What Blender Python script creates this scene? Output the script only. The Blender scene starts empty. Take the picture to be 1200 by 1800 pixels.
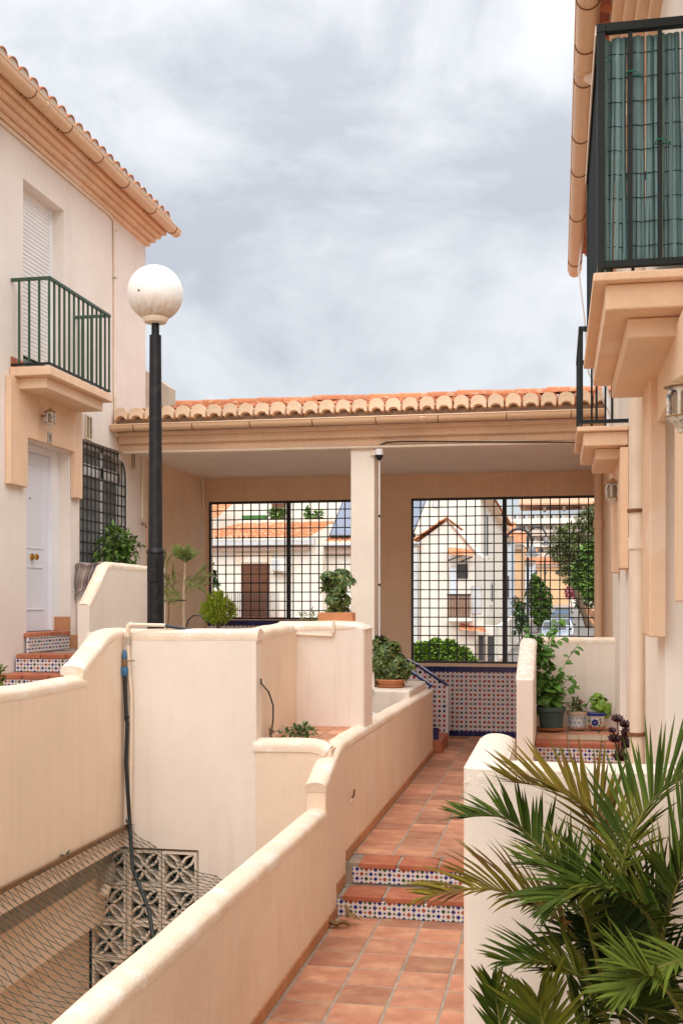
import bpy, bmesh, math, random
from mathutils import Vector, noise as mnoise
random.seed(7)
R = math.radians
scene = bpy.context.scene

# ------------------------------------------------------------------ camera
F = 1950.0; U0 = 600.0; V0 = 1058.0          # focal length and horizon of the 1200x1800 photograph
TH = math.atan(380 / F); CT, ST = math.cos(TH), math.sin(TH)
cam = bpy.data.cameras.new('camera'); cam_o = bpy.data.objects.new('camera', cam)
scene.collection.objects.link(cam_o)
cam.sensor_fit = 'AUTO'; cam.sensor_width = 36; cam.lens = 36 * F / 1800
cam.shift_y = (V0 - 900) / 1800
cam.clip_start = .05; cam.clip_end = 3000
cam_o.location = (0, 0, 0); cam_o.rotation_euler = (R(90), 0, TH)
scene.camera = cam_o

# ------------------------------------------------------------------ sky, sun, exposure
w = bpy.data.worlds.new('World'); scene.world = w; w.use_nodes = True
nt = w.node_tree; nt.nodes.clear()
SUN_AZ, SUN_EL = R(178), R(60)               # azimuth clockwise from +Y: high behind the camera
def N(t, k, **kw):
    n = t.nodes.new(k)
    for a, b in kw.items(): setattr(n, a, b)
    return n
sky = N(nt, 'ShaderNodeTexSky', sky_type='NISHITA', sun_disc=False, sun_elevation=SUN_EL, sun_rotation=SUN_AZ)
tc = N(nt, 'ShaderNodeTexCoord')
mp = N(nt, 'ShaderNodeMapping'); mp.inputs['Scale'].default_value = (1.0, 1.0, 1.6); mp.inputs['Location'].default_value = (6.6, 3.1, .8)
n1 = N(nt, 'ShaderNodeTexNoise'); n1.inputs['Scale'].default_value = 3.6; n1.inputs['Detail'].default_value = 8; n1.inputs['Roughness'].default_value = .58; n1.inputs['Distortion'].default_value = .35
cr = N(nt, 'ShaderNodeValToRGB'); e = cr.color_ramp.elements
e[0].position = .36; e[0].color = (.215, .221, .233, 1); e[1].position = .61; e[1].color = (.355, .356, .358, 1)
m_ = e.new(.50); m_.color = (.300, .303, .308, 1)
skm = N(nt, 'ShaderNodeVectorMath', operation='SCALE'); skm.inputs['Scale'].default_value = .1
mx = N(nt, 'ShaderNodeMix', data_type='RGBA'); mx.inputs['Factor'].default_value = .9
bg = N(nt, 'ShaderNodeBackground'); bg.inputs['Strength'].default_value = 1.0
out = N(nt, 'ShaderNodeOutputWorld')
L = nt.links.new
L(tc.outputs['Generated'], mp.inputs['Vector']); L(mp.outputs[0], n1.inputs['Vector']); L(n1.outputs['Fac'], cr.inputs['Fac'])
# an overcast sky grows brighter towards the zenith (CIE overcast law: 1 + 2 sin elevation)
sxyz = N(nt, 'ShaderNodeSeparateXYZ'); zc_ = N(nt, 'ShaderNodeMath', operation='MAXIMUM'); zc_.inputs[1].default_value = 0
cie = N(nt, 'ShaderNodeMath', operation='MULTIPLY_ADD'); cie.inputs[1].default_value = 2 / 1.62; cie.inputs[2].default_value = 1 / 1.62
csc = N(nt, 'ShaderNodeVectorMath', operation='SCALE')
L(tc.outputs['Generated'], sxyz.inputs[0]); L(sxyz.outputs['Z'], zc_.inputs[0]); L(zc_.outputs[0], cie.inputs[0])
L(cr.outputs[0], csc.inputs[0]); L(cie.outputs[0], csc.inputs['Scale'])
L(sky.outputs[0], skm.inputs[0]); L(skm.outputs[0], mx.inputs['A']); L(csc.outputs[0], mx.inputs['B'])
L(mx.outputs['Result'], bg.inputs['Color']); L(bg.outputs[0], out.inputs[0])
sun = bpy.data.lights.new('sun', 'SUN'); sun.energy = 1.5; sun.angle = R(95); sun.color = (1, .97, .93)
sun_o = bpy.data.objects.new('sun', sun); scene.collection.objects.link(sun_o)
to_sun = Vector((math.sin(SUN_AZ) * math.cos(SUN_EL), math.cos(SUN_AZ) * math.cos(SUN_EL), math.sin(SUN_EL)))
sun_o.rotation_euler = to_sun.to_track_quat('Z', 'Y').to_euler(); sun_o.location = to_sun * 40
vs = scene.view_settings; vs.view_transform = 'Standard'; vs.look = 'None'; vs.gamma = 1; vs.use_curve_mapping = False
vs.exposure = 1.50
scene.cycles.max_bounces = 10; scene.cycles.diffuse_bounces = 8; scene.cycles.use_denoising = True

# ------------------------------------------------------------------ pixel -> point on a plane the thing touches
def ray(u, v):
    a = (u - U0) / F; b = -(v - V0) / F
    return Vector((a * CT - ST, a * ST + CT, b))
def onX(u, v, x): r = ray(u, v); return r * (x / r.x)
def onY(u, v, y): r = ray(u, v); return r * (y / r.y)
def onZ(u, v, z): r = ray(u, v); return r * (z / r.z)

# ------------------------------------------------------------------ materials
MATS = {}
def mat(name, col, rough=.75, var=.10, scale=2.5, bump=.0, bscale=60, metal=0, stain=0, streak=0, rand=0, island=0, spec=.3, trans=0, dirt=0, dirtcol=(.25, .18, .12), alt=None, altscale=8, altlo=.5, althi=.6, bdist=.01):
    m = bpy.data.materials.new(name); m.use_nodes = True; MATS[name] = m
    t = m.node_tree; b = t.nodes['Principled BSDF']; l = t.links.new
    b.inputs['Roughness'].default_value = rough; b.inputs['Metallic'].default_value = metal
    b.inputs['Specular IOR Level'].default_value = spec
    tc = N(t, 'ShaderNodeTexCoord')
    nz = N(t, 'ShaderNodeTexNoise'); nz.inputs['Scale'].default_value = scale; nz.inputs['Detail'].default_value = 6; nz.inputs['Roughness'].default_value = .6
    l(tc.outputs['Object'], nz.inputs['Vector'])
    mr = N(t, 'ShaderNodeMapRange'); mr.inputs['From Min'].default_value = .3; mr.inputs['From Max'].default_value = .7
    mr.inputs['To Min'].default_value = 1 - var; mr.inputs['To Max'].default_value = 1 + var
    l(nz.outputs['Fac'], mr.inputs['Value'])
    val = mr.outputs[0]
    def mul(a, bb):
        q = N(t, 'ShaderNodeMath', operation='MULTIPLY'); l(a, q.inputs[0]); l(bb, q.inputs[1]); return q.outputs[0]
    if rand:
        oi = N(t, 'ShaderNodeObjectInfo'); r2 = N(t, 'ShaderNodeMapRange'); r2.inputs['To Min'].default_value = 1 - rand; r2.inputs['To Max'].default_value = 1 + rand
        l(oi.outputs['Random'], r2.inputs['Value']); val = mul(val, r2.outputs[0])
    if island:
        g = N(t, 'ShaderNodeNewGeometry'); r2 = N(t, 'ShaderNodeMapRange'); r2.inputs['To Min'].default_value = 1 - island; r2.inputs['To Max'].default_value = 1 + island
        l(g.outputs['Random Per Island'], r2.inputs['Value']); val = mul(val, r2.outputs[0])
    if streak:
        mp = N(t, 'ShaderNodeMapping'); mp.inputs['Scale'].default_value = (14, 14, .7); l(tc.outputs['Object'], mp.inputs['Vector'])
        n2 = N(t, 'ShaderNodeTexNoise'); n2.inputs['Scale'].default_value = 1.5; n2.inputs['Detail'].default_value = 5
        l(mp.outputs[0], n2.inputs['Vector'])
        r2 = N(t, 'ShaderNodeMapRange'); r2.inputs['From Min'].default_value = .3; r2.inputs['From Max'].default_value = .7; r2.inputs['To Min'].default_value = 1 - streak; r2.inputs['To Max'].default_value = 1 + streak * .5
        l(n2.outputs['Fac'], r2.inputs['Value']); val = mul(val, r2.outputs[0])
    base = N(t, 'ShaderNodeRGB'); base.outputs[0].default_value = (*col, 1); bc = base.outputs[0]
    if alt:
        n3 = N(t, 'ShaderNodeTexNoise'); n3.inputs['Scale'].default_value = altscale; n3.inputs['Detail'].default_value = 5; l(tc.outputs['Object'], n3.inputs['Vector'])
        if rand:
            ad = N(t, 'ShaderNodeVectorMath', operation='ADD'); cv = N(t, 'ShaderNodeCombineXYZ'); sc = N(t, 'ShaderNodeMath', operation='MULTIPLY'); sc.inputs[1].default_value = 37.0
            l(oi.outputs['Random'], sc.inputs[0]); l(sc.outputs[0], cv.inputs[0]); l(sc.outputs[0], cv.inputs[1]); l(tc.outputs['Object'], ad.inputs[0]); l(cv.outputs[0], ad.inputs[1]); l(ad.outputs[0], n3.inputs['Vector'])
        r3 = N(t, 'ShaderNodeMapRange'); r3.inputs['From Min'].default_value = altlo; r3.inputs['From Max'].default_value = althi; l(n3.outputs['Fac'], r3.inputs['Value'])
        mm = N(t, 'ShaderNodeMix', data_type='RGBA'); l(r3.outputs[0], mm.inputs['Factor']); l(bc, mm.inputs['A']); mm.inputs['B'].default_value = (*alt, 1); bc = mm.outputs['Result']
    sm = N(t, 'ShaderNodeVectorMath', operation='SCALE'); l(bc, sm.inputs[0]); l(val, sm.inputs['Scale']); bc = sm.outputs[0]
    if dirt:
        n4 = N(t, 'ShaderNodeTexNoise'); n4.inputs['Scale'].default_value = 1.3; n4.inputs['Detail'].default_value = 9; n4.inputs['Roughness'].default_value = .7; l(tc.outputs['Object'], n4.inputs['Vector'])
        r4 = N(t, 'ShaderNodeMapRange'); r4.inputs['From Min'].default_value = .55; r4.inputs['From Max'].default_value = .8; r4.inputs['To Max'].default_value = dirt; l(n4.outputs['Fac'], r4.inputs['Value'])
        mm = N(t, 'ShaderNodeMix', data_type='RGBA'); l(r4.outputs[0], mm.inputs['Factor']); l(bc, mm.inputs['A']); mm.inputs['B'].default_value = (*dirtcol, 1); bc = mm.outputs['Result']
    if stain:
        mp5 = N(t, 'ShaderNodeMapping'); mp5.inputs['Scale'].default_value = (8, 8, .45); l(tc.outputs['Object'], mp5.inputs['Vector'])
        n5 = N(t, 'ShaderNodeTexNoise'); n5.inputs['Scale'].default_value = 1.2; n5.inputs['Detail'].default_value = 8; n5.inputs['Roughness'].default_value = .65; l(mp5.outputs[0], n5.inputs['Vector'])
        r5 = N(t, 'ShaderNodeMapRange'); r5.inputs['From Min'].default_value = .54; r5.inputs['From Max'].default_value = .74; r5.inputs['To Max'].default_value = stain; l(n5.outputs['Fac'], r5.inputs['Value'])
        mm = N(t, 'ShaderNodeMix', data_type='RGBA'); l(r5.outputs[0], mm.inputs['Factor']); l(bc, mm.inputs['A']); mm.inputs['B'].default_value = (*dirtcol, 1); bc = mm.outputs['Result']
        # old touch-up paint: paler blotches with their own outline
        n6 = N(t, 'ShaderNodeTexNoise'); n6.inputs['Scale'].default_value = .9; n6.inputs['Detail'].default_value = 3; n6.inputs['Distortion'].default_value = 1.2; l(tc.outputs['Object'], n6.inputs['Vector'])
        r6 = N(t, 'ShaderNodeMapRange'); r6.inputs['From Min'].default_value = .60; r6.inputs['From Max'].default_value = .63; r6.inputs['To Max'].default_value = .22; l(n6.outputs['Fac'], r6.inputs['Value'])
        mm = N(t, 'ShaderNodeMix', data_type='RGBA'); l(r6.outputs[0], mm.inputs['Factor']); l(bc, mm.inputs['A']); mm.inputs['B'].default_value = (.88, .80, .72, 1); bc = mm.outputs['Result']
    l(bc, b.inputs['Base Color'])
    if bump:
        nb = N(t, 'ShaderNodeTexNoise'); nb.inputs['Scale'].default_value = bscale; nb.inputs['Detail'].default_value = 4; l(tc.outputs['Object'], nb.inputs['Vector'])
        bp = N(t, 'ShaderNodeBump'); bp.inputs['Strength'].default_value = bump; bp.inputs['Distance'].default_value = bdist
        l(nb.outputs['Fac'], bp.inputs['Height']); l(bp.outputs[0], b.inputs['Normal'])
    if trans:
        b.inputs['Transmission Weight'].default_value = trans
    return m
def M(n): return MATS[n]
mat('house_pale', (.80, .725, .655), .85, .05, 1.6, .25, 120, streak=.01, dirt=.25, stain=.18, dirtcol=(.60, .46, .36))
mat('stucco', (.83, .67, .52), .85, .05, 1.6, .3, 130, streak=.03, dirt=.35, dirtcol=(.60, .42, .28), stain=.24)
mat('stucco_pale', (.83, .735, .64), .85, .05, 1.6, .25, 120, streak=.01, dirt=.3, stain=.22, dirtcol=(.56, .40, .28))
mat('coping', (.83, .685, .54), .85, .07, 5, .5, 70, dirt=.6, dirtcol=(.60, .44, .30), alt=(.87, .80, .71), altscale=6, altlo=.52, althi=.66)
mat('coping_worn', (.83, .70, .57), .85, .06, 3, .6, 60, alt=(.86, .84, .80), altscale=22, altlo=.52, althi=.58)
mat('wall_white', (.87, .78, .67), .85, .05, 2, .4, 110, dirt=.10, dirtcol=(.60, .44, .30))
mat('tan', (.79, .55, .37), .8, .08, 2, .35, 60, streak=.04, dirt=.45, dirtcol=(.56, .29, .14), stain=.3)
mat('soffit', (.86, .78, .69), .85, .05, 2, .3, 60)
mat('under_tan', (.80, .58, .40), .85, .06, 2, .35, 60, streak=.03, dirt=.12, dirtcol=(.5, .28, .14))
mat('terracotta', (.43, .19, .112), .7, .14, 7, .25, 40, rand=.26, alt=(.54, .29, .17), altscale=5, altlo=.45, althi=.68, dirt=.5, dirtcol=(.25, .12, .075))
mat('terracotta_dark', (.40, .125, .065), .6, .12, 7, .25, 40, rand=.12, alt=(.47, .19, .10), altscale=6, altlo=.45, althi=.7, dirt=.15)
mat('skirting', (.46, .225, .11), .75, .14, 6, .3, 40, rand=.12, dirt=.2)
mat('roof_tile', (.47, .17, .075), .8, .16, 9, .3, 50, rand=.18, alt=(.55, .31, .19), altscale=10, altlo=.52, althi=.68, dirt=.75, dirtcol=(.13, .10, .085))
mat('roof_tile_far', (.56, .215, .095), .8, .2, 3, 0, rand=0, alt=(.62, .38, .24), altscale=3, altlo=.5, althi=.7)
mat('grout', (.36, .29, .225), .9, .2, 9, .4, 80, dirt=.5, dirtcol=(.16, .12, .09))
mat('mortar', (.46, .37, .29), .9, .2, 8, .5, 60, dirt=.5, dirtcol=(.12, .1, .09))
mat('tile_plaster', (.72, .52, .35), .85, .1, 9, .5, 60, rand=.08, dirt=.5, dirtcol=(.42, .28, .17))
mat('gutter', (.70, .46, .28), .45, .04, 3, .05, 20, dirt=.15, dirtcol=(.45, .24, .11), spec=.5)
mat('rust', (.20, .085, .04), .7, .2, 20)
mat('iron_black', (.012, .013, .014), .45, .15, 10, .1, 80, spec=.5)
mat('iron_green', (.030, .075, .042), .45, .15, 12, .1, 60, spec=.5)
mat('iron_dark_green', (.007, .011, .010), .45, .15, 12, .1, 60, spec=.3)
mat('reed', (.125, .215, .215), .5, .15, 9, .2, 30, rand=.25, spec=.45)
mat('reed_tie', (.02, .03, .03), .8)
mat('tie_green', (.01, .17, .11), .5)
mat('post_paint', (.010, .009, .011), .45, .15, 8, .25, 50, spec=.3, alt=(.02, .018, .02), altscale=18)
mat('white_pvc', (.80, .80, .82), .4, .03, 3, spec=.5)
mat('door_white', (.74, .75, .81), .42, .02, 3, spec=.5)
mat('shutter', (.80, .79, .78), .5, .03, 3, spec=.4)
mat('glass', (.05, .06, .06), .08, .05, 2, spec=.8)
mat('glass_curtain', (.22, .215, .20), .25, .3, 5, streak=.35, spec=.6)
mat('brass', (.55, .34, .07), .25, .05, 5, metal=1)
mat('pipe_cream', (.80, .66, .52), .5, .06, 6, dirt=.25, dirtcol=(.45, .32, .22), spec=.4)
mat('pipe_white', (.70, .70, .70), .45, .06, 6, spec=.4)
mat('pipe_black', (.012, .018, .022), .35, .1, 6, spec=.5)
mat('valve_blue', (.05, .16, .30), .35, .1, 9, spec=.5)
mat('brass_dull', (.28, .19, .11), .45, .1, 9, metal=.5)
mat('concrete', (.50, .40, .31), .9, .12, 4, .5, 50, dirt=.2)
mat('concrete_block', (.82, .72, .60), .9, .12, 9, .6, 60, rand=.08, dirt=.25)
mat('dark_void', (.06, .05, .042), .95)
mat('net', (.022, .045, .035), .6)
mat('wood', (.20, .11, .055), .7, .2, 12, .3, 40)
mat('pot_terracotta', (.52, .22, .10), .7, .12, 8, .2, 40)
mat('pot_green', (.055, .095, .085), .5, .12, 8, .1, 40, spec=.4)
mat('pot_white', (.72, .68, .62), .35, .06, 8, spec=.5)
mat('pot_beige', (.60, .44, .32), .6, .08, 8)
mat('paint_lightblue', (.26, .45, .60), .35, .1, 9)
mat('paint_blue', (.02, .035, .24), .3, .1, 9)
mat('paint_green', (.05, .15, .035), .3, .1, 9)
mat('paint_red', (.35, .05, .03), .3, .1, 9)
mat('soil', (.09, .06, .04), .95, .3, 20, .6, 40)
mat('bark', (.14, .095, .06), .9, .2, 15, .5, 40)
mat('wood_pale', (.42, .31, .21), .85, .2, 20, .3, 50)
mat('leaf', (.095, .18, .03), .55, .15, 5, island=.35, spec=.4, alt=(.12, .20, .04), altscale=3)
mat('leaf_dark', (.045, .10, .025), .45, .15, 5, island=.4, spec=.4)
mat('leaf_var', (.075, .13, .03), .45, .15, 5, island=.4, spec=.4, alt=(.24, .22, .07), altscale=30, altlo=.56, althi=.62)
mat('leaf_bright', (.19, .32, .035), .5, .15, 5, island=.35, spec=.4)
mat('leaf_vine', (.10, .235, .035), .45, .15, 5, island=.3, spec=.4)
mat('leaf_cypress', (.21, .27, .018), .7, .2, 9, island=.35, alt=(.14, .13, .02), altscale=5)
mat('leaf_olive', (.13, .16, .035), .6, .2, 9, island=.35)
mat('leaf_pine', (.15, .18, .06), .7, .2, 5, island=.35)
mat('leaf_succ', (.14, .20, .075), .5, .15, 9, island=.3)
mat('leaf_aeon', (.045, .010, .012), .4, .2, 9, island=.4, spec=.5)
mat('flower_pink', (.45, .09, .15), .6, .1, 9, island=.3)
mat('palm_green', (.055, .088, .010), .6, .15, 4, island=.45, spec=.1, alt=(.10, .105, .012), altscale=4)
mat('palm_light', (.115, .155, .022), .6, .15, 4, island=.35, spec=.1)
mat('palm_dark', (.026, .042, .008), .6, .15, 4, island=.4, spec=.1)
mat('palm_olive', (.155, .112, .013), .6, .15, 4, island=.35, spec=.1, alt=(.17, .085, .025), altscale=5, altlo=.52, althi=.62)
mat('palm_stem', (.17, .155, .03), .5, .15, 5)
mat('dry_leaf', (.22, .14, .06), .8, .2, 20)
mat('band_blue', (.010, .015, .10), .18, .1, 9, spec=.6, rand=.15)
mat('asphalt', (.20, .185, .17), .9, .1, 2)
mat('pavement', (.34, .26, .22), .9, .1, 2)
mat('far_white', (.80, .745, .65), .9, .04, .5)
mat('far_blue', (.66, .73, .80), .9, .04, .5)
mat('far_orange', (.70, .46, .26), .9, .05, .5)
mat('far_trim', (.46, .33, .26), .9, .05, .5)
mat('far_apart', (.60, .50, .43), .9, .05, .3)
mat('far_roof', (.55, .32, .20), .9, .1, .5)
mat('far_brown', (.16, .065, .035), .7, .1, 2)
mat('far_dark', (.045, .045, .045), .4, .1, 2)
mat('far_gutter', (.55, .56, .57), .5)
mat('solar', (.10, .13, .20), .2, .1, 2, spec=.8)
mat('car_paint', (.34, .40, .47), .25, .03, 2, spec=.6)
mat('car_white', (.75, .76, .78), .25, .03, 2, spec=.6)
mat('car_blue', (.04, .16, .36), .25, .03, 2, spec=.6)
mat('car_grey', (.16, .16, .17), .25, .03, 2, spec=.6)
mat('tyre', (.02, .02, .02), .8)
mat('headlight', (.7, .72, .75), .15, .03, 2, spec=.8)
mat('cloth_pale', (.42, .38, .34), .95, .15, 30, .4, 90)
mat('cable_white', (.75, .72, .68), .5)
mat('lantern_ceramic', (.62, .56, .47), .35, .15, 30, spec=.5, alt=(.16, .20, .24), altscale=42, altlo=.55, althi=.60)
mat('lantern_gold', (.30, .17, .065), .4, .25, 25, spec=.5)
mat('lantern_glass', (.30, .22, .15), .25, .2, 20, spec=.5)
mat('vent_grey', (.42, .36, .30), .6, .1, 8)
mat('vent_slat', (.20, .165, .13), .6, .1, 8)
mat('black_plastic', (.015, .015, .016), .4)

def globe_mat():
    m = mat('globe', (.86, .84, .80), .35, .02, 3, spec=.4); t = m.node_tree; l = t.links.new; b = t.nodes['Principled BSDF']
    tc = N(t, 'ShaderNodeTexCoord'); sp = N(t, 'ShaderNodeSeparateXYZ'); l(tc.outputs['Object'], sp.inputs[0])
    mp = N(t, 'ShaderNodeMapping'); mp.inputs['Scale'].default_value = (28, 28, 2.0); l(tc.outputs['Object'], mp.inputs['Vector'])
    nz = N(t, 'ShaderNodeTexNoise'); nz.inputs['Scale'].default_value = 1.0; nz.inputs['Detail'].default_value = 5; l(mp.outputs[0], nz.inputs['Vector'])
    # rust streaks washed down to the foot of the globe
    r = N(t, 'ShaderNodeMapRange'); r.inputs['From Min'].default_value = .22; r.inputs['From Max'].default_value = -.02; l(sp.outputs['Z'], r.inputs['Value'])
    a = N(t, 'ShaderNodeMath', operation='MULTIPLY'); l(r.outputs[0], a.inputs[0]); l(nz.outputs['Fac'], a.inputs[1])
    r2 = N(t, 'ShaderNodeMapRange'); r2.inputs['From Min'].default_value = .12; r2.inputs['From Max'].default_value = .62; r2.inputs['To Max'].default_value = .85; l(a.outputs[0], r2.inputs['Value'])
    old = b.inputs['Base Color'].links[0].from_socket
    mm = N(t, 'ShaderNodeMix', data_type='RGBA'); l(r2.outputs[0], mm.inputs['Factor']); l(old, mm.inputs['A']); mm.inputs['B'].default_value = (.50, .30, .13, 1)
    l(mm.outputs['Result'], b.inputs['Base Color'])
globe_mat()

def azulejo(name, cell, big, small, r_big, r_small, ground=(.72, .68, .66), lines=None, rough=.22):
    """glazed tile print on the tile's own local X/Z: rotated squares on a grid, dots between them"""
    m = bpy.data.materials.new(name); m.use_nodes = True; MATS[name] = m
    t = m.node_tree; b = t.nodes['Principled BSDF']; l = t.links.new
    b.inputs['Roughness'].default_value = rough; b.inputs['Specular IOR Level'].default_value = .5
    tc = N(t, 'ShaderNodeTexCoord'); sp = N(t, 'ShaderNodeSeparateXYZ'); l(tc.outputs['Object'], sp.inputs[0])
    def mth(op, a, bb=None):
        q = N(t, 'ShaderNodeMath', operation=op)
        for i, x in enumerate((a, bb)):
            if x is None: continue
            if isinstance(x, (int, float)): q.inputs[i].default_value = x
            else: l(x, q.inputs[i])
        return q.outputs[0]
    px = mth('DIVIDE', sp.outputs['X'], cell); pz = mth('DIVIDE', sp.outputs['Z'], cell)
    col = N(t, 'ShaderNodeRGB'); col.outputs[0].default_value = (*ground, 1); cur = col.outputs[0]
    def layer(ox, oz, cols, mask_fn, k):
        nonlocal cur
        qx = mth('ADD', px, ox); qz = mth('ADD', pz, oz)
        ix = mth('FLOOR', qx); iz = mth('FLOOR', qz)
        lx = mth('ABSOLUTE', mth('SUBTRACT', mth('SUBTRACT', qx, ix), .5)); lz = mth('ABSOLUTE', mth('SUBTRACT', mth('SUBTRACT', qz, iz), .5))
        mask = mask_fn(lx, lz)
        idx = mth('FLOORED_MODULO', mth('ADD', ix, mth('MULTIPLY', iz, k)), len(cols))
        ramp = N(t, 'ShaderNodeValToRGB'); ramp.color_ramp.interpolation = 'CONSTANT'
        el = ramp.color_ramp.elements
        while len(el) < len(cols): el.new(.99)
        for i, c in enumerate(cols): el[i].position = i / len(cols); el[i].color = (*c, 1)
        l(mth('DIVIDE', mth('ADD', idx, .3), len(cols)), ramp.inputs['Fac'])
        mm = N(t, 'ShaderNodeMix', data_type='RGBA'); l(mask, mm.inputs['Factor']); l(cur, mm.inputs['A']); l(ramp.outputs[0], mm.inputs['B']); cur = mm.outputs['Result']
    if lines:
        layer(0, 0, [lines], lambda x, z: mth('LESS_THAN', mth('ABSOLUTE', mth('SUBTRACT', mth('SQRT', mth('ADD', mth('MULTIPLY', x, x), mth('MULTIPLY', z, z))), .40)), .022), 0)
        layer(.5, .5, [lines], lambda x, z: mth('LESS_THAN', mth('MINIMUM', x, z), .016), 0)
    dia = lambda x, z: mth('LESS_THAN', mth('ADD', x, z), r_big)
    dot = lambda x, z: mth('LESS_THAN', mth('SQRT', mth('ADD', mth('MULTIPLY', x, x), mth('MULTIPLY', z, z))), r_small)
    layer(0, 0, big, dia, 2); layer(.5, .5, big[1:] + big[:1], dia, 1)
    layer(.5, 0, small, dot, 1); layer(0, .5, small[1:] + small[:1], dot, 2)
    l(cur, b.inputs['Base Color'])
BL, GR, OR, DG, RD, OL = (.018, .035, .22), (.035, .10, .035), (.36, .085, .03), (.02, .045, .03), (.34, .06, .035), (.12, .13, .04)
azulejo('tile_step', .070, [BL, OR, BL, GR], [GR, OR, GR, BL], .25, .125)
azulejo('tile_wall', .132, [RD, DG, RD], [OL, RD, (.03, .05, .16)], .215, .135, ground=(.72, .66, .65), lines=(.22, .22, .42))

def rug_mat():
    m = bpy.data.materials.new('rug'); m.use_nodes = True; MATS['rug'] = m
    t = m.node_tree; b = t.nodes['Principled BSDF']; l = t.links.new; b.inputs['Roughness'].default_value = .95
    uv = N(t, 'ShaderNodeUVMap'); sp = N(t, 'ShaderNodeSeparateXYZ'); l(uv.outputs[0], sp.inputs[0])
    nz = N(t, 'ShaderNodeTexNoise', noise_dimensions='1D'); nz.inputs['Scale'].default_value = 26; nz.inputs['Detail'].default_value = 2; l(sp.outputs['Y'], nz.inputs['W'])
    r = N(t, 'ShaderNodeValToRGB'); r.color_ramp.interpolation = 'CONSTANT'; el = r.color_ramp.elements
    el[0].position = 0; el[0].color = (.03, .03, .045, 1); el[1].position = .43; el[1].color = (.42, .37, .31, 1)
    for p, c in ((.49, (.30, .03, .035)), (.52, (.50, .46, .40)), (.58, (.05, .06, .09)), (.64, (.36, .32, .28))):
        q = el.new(p); q.color = (*c, 1)
    l(nz.outputs['Fac'], r.inputs['Fac']); l(r.outputs[0], b.inputs['Base Color'])
rug_mat()

# ------------------------------------------------------------------ mesh builder
class MB:
    def __init__(s): s.v = []; s.f = []; s.uv = None
    def add(s, vs, fs):
        o = len(s.v); s.v += [tuple(x) for x in vs]; s.f += [tuple(i + o for i in q) for q in fs]; return s
    def box(s, x0, x1, y0, y1, z0, z1):
        x0, x1 = min(x0, x1), max(x0, x1); y0, y1 = min(y0, y1), max(y0, y1); z0, z1 = min(z0, z1), max(z0, z1)
        return s.add([(x0, y0, z0), (x1, y0, z0), (x1, y1, z0), (x0, y1, z0), (x0, y0, z1), (x1, y0, z1), (x1, y1, z1), (x0, y1, z1)],
                     [(0, 3, 2, 1), (4, 5, 6, 7), (0, 1, 5, 4), (1, 2, 6, 5), (2, 3, 7, 6), (3, 0, 4, 7)])
    def prism(s, poly, axis, a0, a1):
        n = len(poly)
        def p(q, a):
            return {'x': (a, q[0], q[1]), 'y': (q[0], a, q[1]), 'z': (q[0], q[1], a)}[axis]
        vs = [p(q, a0) for q in poly] + [p(q, a1) for q in poly]
        fs = [tuple(range(n)), tuple(range(2 * n - 1, n - 1, -1))] + [(i, n + i, n + (i + 1) % n, (i + 1) % n) for i in range(n)]
        return s.add(vs, fs)
    def tube(s, pts, r, n=8, caps=True):
        pts = [Vector(p) for p in pts]; k = len(pts)
        rs = r if isinstance(r, (list, tuple)) else [r] * k
        up = Vector((0, 0, 1)); o = len(s.v)
        prev = None
        for i, p in enumerate(pts):
            d = (pts[min(i + 1, k - 1)] - pts[max(i - 1, 0)])
            if d.length < 1e-9: d = Vector((0, 0, 1))
            d.normalize()
            if prev is None:
                a = d.cross(up)
                if a.length < .05: a = d.cross(Vector((1, 0, 0)))
            else: a = prev - d * prev.dot(d)
            a.normalize(); prev = a; b = d.cross(a)
            for j in range(n):
                t = 2 * math.pi * j / n
                s.v.append(tuple(p + (a * math.cos(t) + b * math.sin(t)) * rs[i]))
        for i in range(k - 1):
            for j in range(n):
                s.f.append((o + i * n + j, o + i * n + (j + 1) % n, o + (i + 1) * n + (j + 1) % n, o + (i + 1) * n + j))
        if caps:
            s.f.append(tuple(o + j for j in range(n))[::-1]); s.f.append(tuple(o + (k - 1) * n + j for j in range(n)))
        return s
    def lathe(s, prof, c, n=20):
        o = len(s.v); k = len(prof)
        for r, z in prof:
            for j in range(n):
                t = 2 * math.pi * j / n; s.v.append((c[0] + r * math.cos(t), c[1] + r * math.sin(t), c[2] + z))
        for i in range(k - 1):
            for j in range(n):
                s.f.append((o + i * n + j, o + i * n + (j + 1) % n, o + (i + 1) * n + (j + 1) % n, o + (i + 1) * n + j))
        s.f.append(tuple(o + j for j in range(n))[::-1]); s.f.append(tuple(o + (k - 1) * n + j for j in range(n)))
        return s
    def grid(s, rows):
        o = len(s.v); n = len(rows[0])
        for r in rows: s.v += [tuple(p) for p in r]
        for i in range(len(rows) - 1):
            for j in range(n - 1):
                s.f.append((o + i * n + j, o + i * n + j + 1, o + (i + 1) * n + j + 1, o + (i + 1) * n + j))
        return s

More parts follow.
